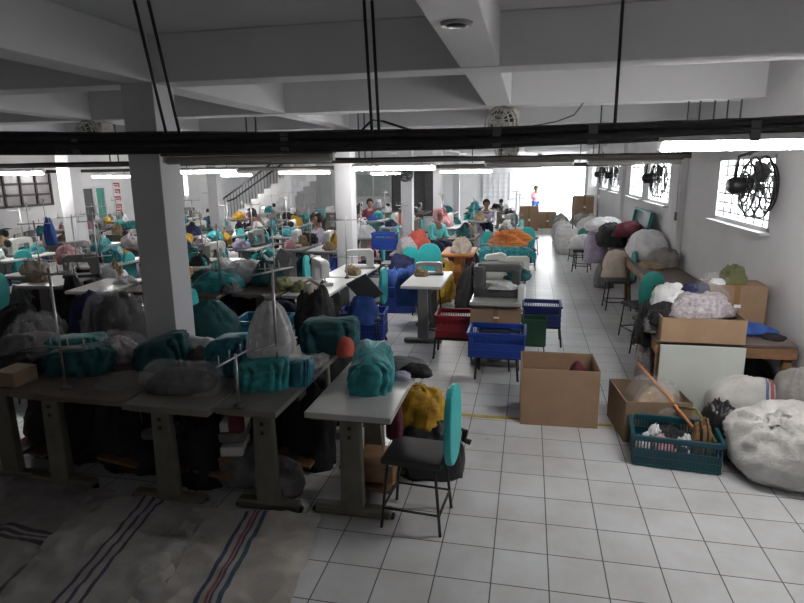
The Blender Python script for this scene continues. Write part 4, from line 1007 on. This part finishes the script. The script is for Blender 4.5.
place('crate_tb', lambda: crate(mat('blue_teal_plastic', (.01, .13, .24), .4), .5, .4, .3, 10), 'blue teal crate behind the hanging white bag', 'crate', (-2.55, 5.3, .42), .1)
place('stool_plain', None, 'black stool under the blue teal crate', 'stool', (-2.55, 5.3, 0), .1)
heap('garment', 'dark purple garment folded above the blue teal crate', 'garment', (-2.62, 5.95, .48), (.40, .30, .24), M['dnavy'], 126)
heap('machine_cover', 'large dark teal cloth bundle behind the pleated teal cover', 'cloth bundle', (-2.95, 5.0, .52), (.50, .45, .36), M['dteal'], 127)
place('stool_plain', None, 'black stool under the large dark teal bundle', 'stool', (-2.95, 5.0, 0), .6)
heap('cloth_bundle', 'white bag with dark garments behind the brown front table', 'bag', (-3.92, 4.95, .44), (.44, .38, .46), M['black'], 128, fold=.25)
heap('plastic_bag', 'clear plastic over the dark garments behind the brown front table', 'plastic bag', (-3.92, 4.9, .44), (.54, .48, .54), M['plast'], 129, fold=.25)
heap('garment', 'navy bag hanging beside the plastic covered garments', 'bag', (-4.36, 5.05, .44), (.30, .30, .50), M['dnavy'], 130)
heap('plastic_bag', 'white plastic bundle at the photo edge behind the front tables', 'plastic bag', (-4.55, 4.6, .40), (.46, .4, .40), M['plast'], 131, fold=.3)
for x, y, lab in ((-3.92, 4.95, 'black stool under the plastic covered garments'), (-4.36, 5.1, 'black stool under the navy bag'), (-4.55, 4.6, 'black stool under the white plastic bundle')):
    place('stool_plain', None, lab, 'stool', (x, y, 0), .3, None, (1, 1, .94))
for x, y, a, b, h, m_, lab in ((-3.62, 6.35, .50, .34, .18, 'teal', 'crumpled teal cover on the brown table, nearer the tall column'), (-3.95, 6.75, .4, .3, .16, 'dteal', 'crumpled dark teal cover on the brown table behind the tall column'), (-3.52, 6.95, .46, .34, .24, 'white', 'white lavender cloth heap behind the crumpled teal covers'), (-3.15, 6.75, .36, .3, .26, 'dteal', 'dark teal covered machine on the brown table behind the hanging bag'), (-2.88, 6.5, .24, .3, .12, 'olive', 'olive cloth on the brown table behind the hanging bag'), (-4.3, 7.7, .3, .3, .3, 'white', 'white cloth draped beside the slanted teal backrest'), (-4.35, 6.7, .3, .3, .2, 'gold', 'yellow cloth heap beyond the tall column')):
    heap('cloth_heap', lab, 'cloth heap', (x, y, TH if y < 7.6 else .6), (a, b, h), M[m_], int(a * 100 + b * 10 + x * 7), .3, fold=.2)
tag(MB().box((0, 0, 0), (.26, .02, .30), Matrix.Rotation(-.2, 4, 'X') @ Matrix.Rotation(.5, 4, 'Y')).obj('panel', M['grey'], None, .004, (-2.95, 6.78, 1.02), .2), 'grey panel tilted above the olive cloth on the brown table', 'panel')
for k, (x, y, rz, lab) in enumerate(((-2.86, 6.3, .4, 'thread stand on the brown table behind the hanging white bag'), (-3.5, 6.2, .9, 'thread stand on the brown table with crumpled teal covers'), (-2.3, 7.3, .2, 'thread stand on the white table before the second column'), (-6.2, 6.45, .5, 'thread stand beside the dark machine, second row'), (-6.55, 7.5, 1.0, 'thread stand at the photo edge, second row'), (-5.7, 6.9, 1.0, 'thread stand behind the empty white table'), (-.5, 8.95, .3, 'thread stand among the teal covers by the aisle'))):
    place(('stand', .8, 2), lambda: stand(.8, 2), lab, 'thread stand', (x, y, TH), rz, 'thread stands in the second row')
for x, y, lab in ((-5.88, 6.62, 'white thread cone before the dark machine, second row'), (-5.78, 6.55, 'second white thread cone before the dark machine')):
    place('cone', cone, lab, 'thread cone', (x, y, TH), 0, 'white thread cones')
heap('hanging_garment', 'blue denim garment hanging from a thread stand near the far side window', 'garment', (-7.6, 8.2, 1.0), (.16, .14, .42), M['blues'], 133)

# ------------------------------------------------------------------ rows of tables filling the hall
ORD = ['zero', 'first', 'second', 'third', 'fourth', 'fifth', 'sixth', 'seventh', 'eighth', 'ninth', 'tenth', 'eleventh', 'twelfth', 'thirteenth']
ROWS = [('third', 8.4, [-3.95, -4.75, -5.6, -6.45, -7.2, -8.6]),
        ('fourth', 10.35, [-1.95, -2.6, -3.5, -4.3, -5.1, -5.95, -6.7, -7.45, -8.4, -9.3, -10.2, -11]),
        ('fifth', 12.55, [-.45, -1.3, -2.1, -3.4, -4.2, -5.0, -5.85, -6.65, -7.4, -8.5, -9.4, -10.3, -11.4]),
        ('sixth', 14.75, [-.5, -1.4, -2.3, -3.5, -4.3, -5.1, -6.0, -6.8, -7.5, -8.5, -9.5, -10.4, -11.5]),
        ('seventh', 16.85, [-.5, -1.4, -2.4, -3.4, -4.3, -5.2, -6.1, -7.0, -8.6, -9.6, -10.6]),
        ('eighth', 19.9, [-.7, -1.7, -2.7, -3.7, -4.7, -5.7, -6.7, -8.8]),
        ('ninth', 22.3, [-1.0, -2.0, -3.2, -4.5, -5.7])]
TOPS = [('tw', 'white'), ('tg', 'grey'), ('tg', 'grey'), ('tb', 'brown'), ('tb', 'brown')]
FARW = {'tw': lambda: table(M['lamw'], M['greyst'], far=True, motor=False, under=False)}
HEAPS = [('white', 'white'), ('pink', 'pink'), ('lav', 'lavender'), ('teal', 'teal'), ('dteal', 'dark teal'), ('coral', 'coral red'), ('gold', 'yellow'), ('tan', 'tan'), ('black', 'black'), ('dnavy', 'navy'), ('blues', 'blue'), ('grey', 'grey'), ('checks', 'pale printed'), ('maroon', 'maroon')]
MACH = [('machine_cream', 'cream'), ('machine_white', 'white'), ('machine_dark', 'dark grey')]
PEOPLE_AT = [(-4.55, 12.1), (-4.0, 14.9), (-2.15, 13.1), (-1.3, 15.4), (-5.9, 13.4)]
for rn, y, xs in ROWS:
    far = y > 12
    for k, x in enumerate(xs):
        x += rnd.uniform(-.08, .08)
        for a, b_ in PEOPLE_AT:
            if abs(x - a) < .62 and abs(y - b_) < 1.0: x = a + math.copysign(.64, x - a)
        if k and abs(x - lastx) < .66: continue
        lastx = x
        yy = y + rnd.uniform(-.22, .22); at = 'table %s from the aisle, %s row' % (ORD[k + 1], rn)
        tk, tn = rnd.choice(TOPS)
        key = tk if not far else tk + 'far'
        mk = {'tw': mt_white, 'tg': mt_grey, 'tb': mt_brown, 'twfar': FARW['tw'], 'tgfar': lambda: table(M['lam'], M['greyst'], far=True, motor=False, under=False), 'tbfar': lambda: table(M['lamb'], M['putty'], far=True, motor=False, under=False)}[key]
        place(key, mk, '%s topped sewing table, %s from the aisle in the %s row' % (tn, ORD[k + 1], rn), 'table', (x, yy, 0), rnd.uniform(-.06, .06), 'sewing tables in the rows', (rnd.uniform(1.0, 1.25), rnd.uniform(.95, 1.1), 1))
        q = rnd.random()
        if q < .50:
            mkey, mn = rnd.choice(MACH); place(mkey, None, '%s sewing machine on the %s' % (mn, at), 'sewing machine', (x + rnd.uniform(-.05, .05), yy + rnd.uniform(-.1, .15), TH), PI / 2 + rnd.uniform(-.3, .3) + PI * rnd.randint(0, 1), 'sewing machines in the rows')
        elif q < .82:
            tl = rnd.choice([('teal', 'teal'), ('teal', 'bright teal'), ('dteal', 'dark teal')])
            o = place('far_cover', None, '%s cloth covered machine on the %s' % (tl[1], at), 'machine cover', (x, yy + rnd.uniform(-.1, .2), TH), PI / 2 + rnd.uniform(-.5, .5), 'machine covers in the rows', rnd.uniform(.85, 1.1)); paint(o, M[tl[0]])
        used = set()
        for _ in range(rnd.choice([2, 2, 3, 3]) if y < 18 else 1):
            hm, hn = rnd.choice(HEAPS + [('white', 'white'), ('teal', 'teal'), ('black', 'black')])
            if hn in used: continue
            used.add(hn); s = rnd.uniform(.16, .34)
            small_heap('cloth_heap', '%s cloth heap on the %s' % (hn, at), 'cloth heap', (x + rnd.uniform(-.12, .12), yy + (-1, 1, 0)[len(used) - 1] * rnd.uniform(.26, .42), TH), (s, s * .8, rnd.uniform(.10, .22)), M[hm], rnd.randint(0, 99), rnd.uniform(0, 6), 'cloth heaps in the rows')
        if rnd.random() < .85 and y < 18:
            place(('stand', .8, 2), None, 'thread stand on the %s' % at, 'thread stand', (x + rnd.choice([-.2, .2]), yy + rnd.uniform(-.1, .4), TH), rnd.uniform(0, 3), 'thread stands in the rows')
        if rnd.random() < .72 and y < 19:
            rz = rnd.choice([0, 0, PI, PI / 2, PI / 2, -PI / 2]) + rnd.uniform(-.3, .3)
            if not any(abs(x + .5 - a) < .5 and abs(yy - b) < .6 for a, b in PEOPLE_AT):
                place('stool_black', None, 'teal backed stool by the %s' % at, 'stool', (x + .47, yy + rnd.uniform(-.3, .3), 0), rz, 'teal backed stools')
        if rnd.random() < .35 and y < 17:
            ck, cn = rnd.choice([('crate_blue', 'blue'), ('crate_navy', 'navy')])
            place(ck, None, '%s crate on the floor before the %s' % (cn, at), 'crate', (x + .05, yy - .80, 0), rnd.uniform(-.2, .2), 'crates on the floor in the rows')
        if rnd.random() < .8 and y < 17:
            hm, hn = rnd.choice(HEAPS + [('black', 'black'), ('dnavy', 'navy'), ('maroon', 'maroon'), ('grey', 'grey'), ('black', 'black'), ('dteal', 'dark teal')]); small_heap('garment_heap', '%s filler garments added under the %s' % (hn, at), 'garment heap', (x, yy + .05, 0.0), (.44, .56, .50), M[hm], rnd.randint(0, 99), 0, 'filler heaps under the tables in the rows')  # filler heaps, biased dark, added to keep the space below tables dark
small_heap('cloth_heap', 'coral red cloth heap on the white topped table behind the aisle', 'cloth heap', (-1.9, 10.15, TH), (.34, .3, .26), M['coral'], 7)
small_heap('cloth_heap', 'bright orange cloth heap on the orange table beside the aisle', 'cloth heap', (-.35, 11.5, TH), (.6, .5, .18), mat('orange_cloth', (.55, .17, .03), .8), 8)
small_heap('cloth_heap', 'beige cloth heap on the orange table behind the white topped table', 'cloth heap', (-1.08, 9.95, TH), (.26, .3, .22), M['beige'], 9)
small_heap('garment_heap', 'yellow brown garments under the orange wooden table', 'garment heap', (-1.5, 9.6, 0), (.6, .5, .6), M['gold'], 10)
small_heap('garment_heap', 'black garments beneath the table behind the big dark machine', 'garment heap', (-.85, 9.2, 0), (.4, .6, .6), M['black'], 11)
place('crate_blue', None, 'blue crate on the table before the third square column', 'crate', (-2.5, 10.25, TH), 0, None, (.75, .7, 1.1))
for k, (x, y, a_, b__, h, m_, lab) in enumerate(((-2.5, 6.75, .5, .8, .55, 'black', 'added black filler heap under the white table behind the dark garments'), (-3.1, 6.75, .5, .8, .6, 'black', 'added black filler heap under the brown table behind the hanging bag'), (-3.8, 6.5, .7, .8, .6, 'dnavy', 'added navy filler heap under the brown table with crumpled teal covers'), (-4.5, 6.55, .5, .8, .6, 'black', 'added black filler heap under the table behind the tall column'), (-5.2, 6.45, .6, .6, .5, 'dnavy', 'added navy filler heap under the empty white table'), (-6.1, 6.7, .5, .7, .55, 'black', 'added black filler heap under the table with the dark machine'), (-6.9, 7.25, .5, .8, .5, 'maroon', 'added maroon filler heap under the second row table at the photo edge'), (-5.65, 6.3, .4, .6, .6, 'black', 'added black filler heap between the empty white table and the dark machine'), (-4.85, 5.75, .5, .4, .5, 'dnavy', 'added navy filler heap on the floor before the empty white table'), (-5.9, 5.7, .7, .5, .5, 'black', 'added black filler heap on the floor before the dark machine table'), (-5.2, 5.2, .5, .4, .5, 'grey', 'added grey filler heap on the floor beyond the white plastic bundle'), (-3.4, 5.5, .5, .4, .5, 'grey', 'added grey filler heap on the floor just beyond the tall column'), (-4.3, 8.0, .5, .6, .5, 'black', 'added black filler heap on the floor behind the tall column'), (-6.9, 6.75, .4, .4, .45, 'grey', 'added grey filler heap beneath the teal stool at the photo edge'))):
    small_heap('garment_heap', lab, 'garment heap', (x, y, 0), (a_, b__, h), M[m_], k * 5 + 1, k, 'filler heaps under the second row of tables')  # dark heaps added to hide pale floor and darken around the tables
for k, (x, y, a_, h, m_, lab) in enumerate(((-5.05, 6.55, .2, .07, 'paper', 'white paper pile on the empty white table'), (-5.85, 7.3, .36, .3, 'white', 'white cloth heap behind the grey table with the dark machine'), (-5.75, 7.32, .16, .34, 'tan', 'tan cloth beside the white heap behind the dark machine'), (-6.3, 6.5, .22, .12, 'tan', 'tan cloth beside the dark machine'), (-6.9, 7.1, .3, .16, 'beige', 'beige cloth on the second row table at the photo edge'), (-4.7, 6.9, .3, .2, 'olive', 'olive cloth heap on the table behind the tall column'), (-4.4, 6.3, .26, .16, 'tan', 'tan cloth heap on the table behind the tall column'), (-2.62, 6.4, .16, .1, 'olive', 'olive scraps on the white machine table'), (-2.3, 7.6, .2, .1, 'tan', 'tan scraps on the white table at the second column'), (-3.4, 6.25, .2, .1, 'grey', 'grey scraps at the edge of the brown table'))):
    small_heap('cloth_heap', lab, 'cloth heap', (x, y, TH if k not in (1, 2) else .5), (a_, a_ * .8, h), M[m_], k * 3 + 2, k, 'cloth heaps in the second row')
# pale lamp on a machine far behind
ml = thing('machine_lamp', 'small warm glowing machine lamp before the staircase', 'lamp', (-6.95, 14.6, TH))
MB().tube([(0, 0, 0), (0, 0, .45), (.08, 0, .52)], .01, 6).obj('arm', M['chrome'], ml); MB().lathe([(.02, .0), (.045, -.06), (.04, -.065)], (.1, 0, .54), 12).obj('shade', M['chrome'], ml); MB().lathe([(.005, -.03), (.03, 0), (.005, .03)], (.1, 0, .47), 10).obj('bulb', M['bulb'], ml)
# red vertical banner on the far side wall
bn = thing('banner', 'narrow paper strip with red brush marks on the far side wall', 'banner', (X0 + .02, 16.75, 1.42))
MB().box((0, 0, 0), (.01, .45, 1.0)).obj('paper', M['wall'], bn)
q = MB()
for k, z in enumerate((.42, .22, .0, -.25, -.42)):
    q.box((.01, -.08 + .05 * (k % 2), z), (.006, .24, .05)); q.box((.01, .06, z - .05), (.006, .05, .14)); q.box((.01, -.08, z - .07), (.006, .16, .04))
q.obj('brush_mark', M['redink'], bn)

# ------------------------------------------------------------------ people
person('person', 'person with dark hair and grey lavender shirt seated behind a tall teal backrest', (-4.35, 12.05, 0), -.9, M['lav'], M['hair'], None, False, .05, M['dvinyl'])
person('person', 'person in white leaning over a machine beside the second column', (-3.98, 14.6, 0), -1.3, M['white'], M['hair'], None, False, .22)
person('person', 'person in a cyan shirt and pink headscarf seated beside the third column', (-2.12, 13.35, 0), .9, M['cyan'], M['hair'], M['pink'], False, .14)
person('person', 'dark haired person seated behind the tables with teal covers', (-1.25, 17.9, 0), .2, M['lav'], M['hair'], None, False, .1)
person('person', 'small distant person in blue trousers standing before the bright exit', (.28, 26.6, 0), .3, M['pink'], M['hair'], None, True, .02, M['blues']).scale = (.85, .85, .85)
person('person', 'person in a dark red shirt seated far behind the second column', (-4.95, 18.3, 0), .5, M['maroon'], M['hair'], None, False, .05)
person('person', 'person in a pale grey shirt leaning over a table before the staircase', (-6.3, 13.55, 0), -1.2, M['white'], M['hair'], None, False, .25)

# ------------------------------------------------------------------ light, sky, camera
wd = bpy.data.worlds.new('sky'); sc.world = wd; wd.use_nodes = True
bg = wd.node_tree.nodes['Background']; bg.inputs['Color'].default_value = (.95, .98, 1., 1); bg.inputs['Strength'].default_value = 8.
def portal(name, loc, rot, sx, sy):
    l = bpy.data.lights.new(name, 'AREA'); l.shape = 'RECTANGLE'; l.size = sx; l.size_y = sy; l.cycles.is_portal = True
    o = bpy.data.objects.new(name, l); COL.objects.link(o); o.location = loc; o.rotation_euler = rot
for i, (a, b) in enumerate(WINS): portal('window_portal', (X1 + .15, (a + b) / 2, (ZB + ZT) / 2), (0, PI / 2, 0), ZT - ZB, b - a)
portal('door_portal', (X1 + .1, (24.4 + Y1) / 2, 1.1), (0, PI / 2, 0), 2.2, Y1 - 24.4)
portal('door_portal', (1.34, Y1 + .1, 1.1), (-PI / 2, 0, 0), 1.7, 2.2)
cam = bpy.data.cameras.new('camera'); co = bpy.data.objects.new('camera', cam); COL.objects.link(co); sc.camera = co
cam.sensor_width = 36; cam.lens = 589.389 / 804 * 36; cam.clip_end = 200
pi_, ya, ro = .218519, .2114278, .0119673
B = Matrix(((1, 0, 0), (0, 0, 1), (0, -1, 0)))
P_ = Matrix(((1, 0, 0), (0, math.cos(pi_), math.sin(pi_)), (0, -math.sin(pi_), math.cos(pi_))))
Yw = Matrix(((math.cos(ya), -math.sin(ya), 0), (math.sin(ya), math.cos(ya), 0), (0, 0, 1)))
Rr = Matrix(((math.cos(ro), -math.sin(ro), 0), (math.sin(ro), math.cos(ro), 0), (0, 0, 1)))
R = Yw @ P_ @ B @ Rr @ Matrix(((1, 0, 0), (0, -1, 0), (0, 0, -1)))
co.matrix_world = Matrix.Translation((0, 0, 2.13)) @ R.to_4x4()
sc.view_settings.view_transform = 'Standard'; sc.view_settings.look = 'None'
sc.view_settings.exposure = 1.27
sc.cycles.use_denoising = True
sc.cycles.max_bounces = 7; sc.cycles.transparent_max_bounces = 12
sc.cycles.sample_clamp_indirect = 6
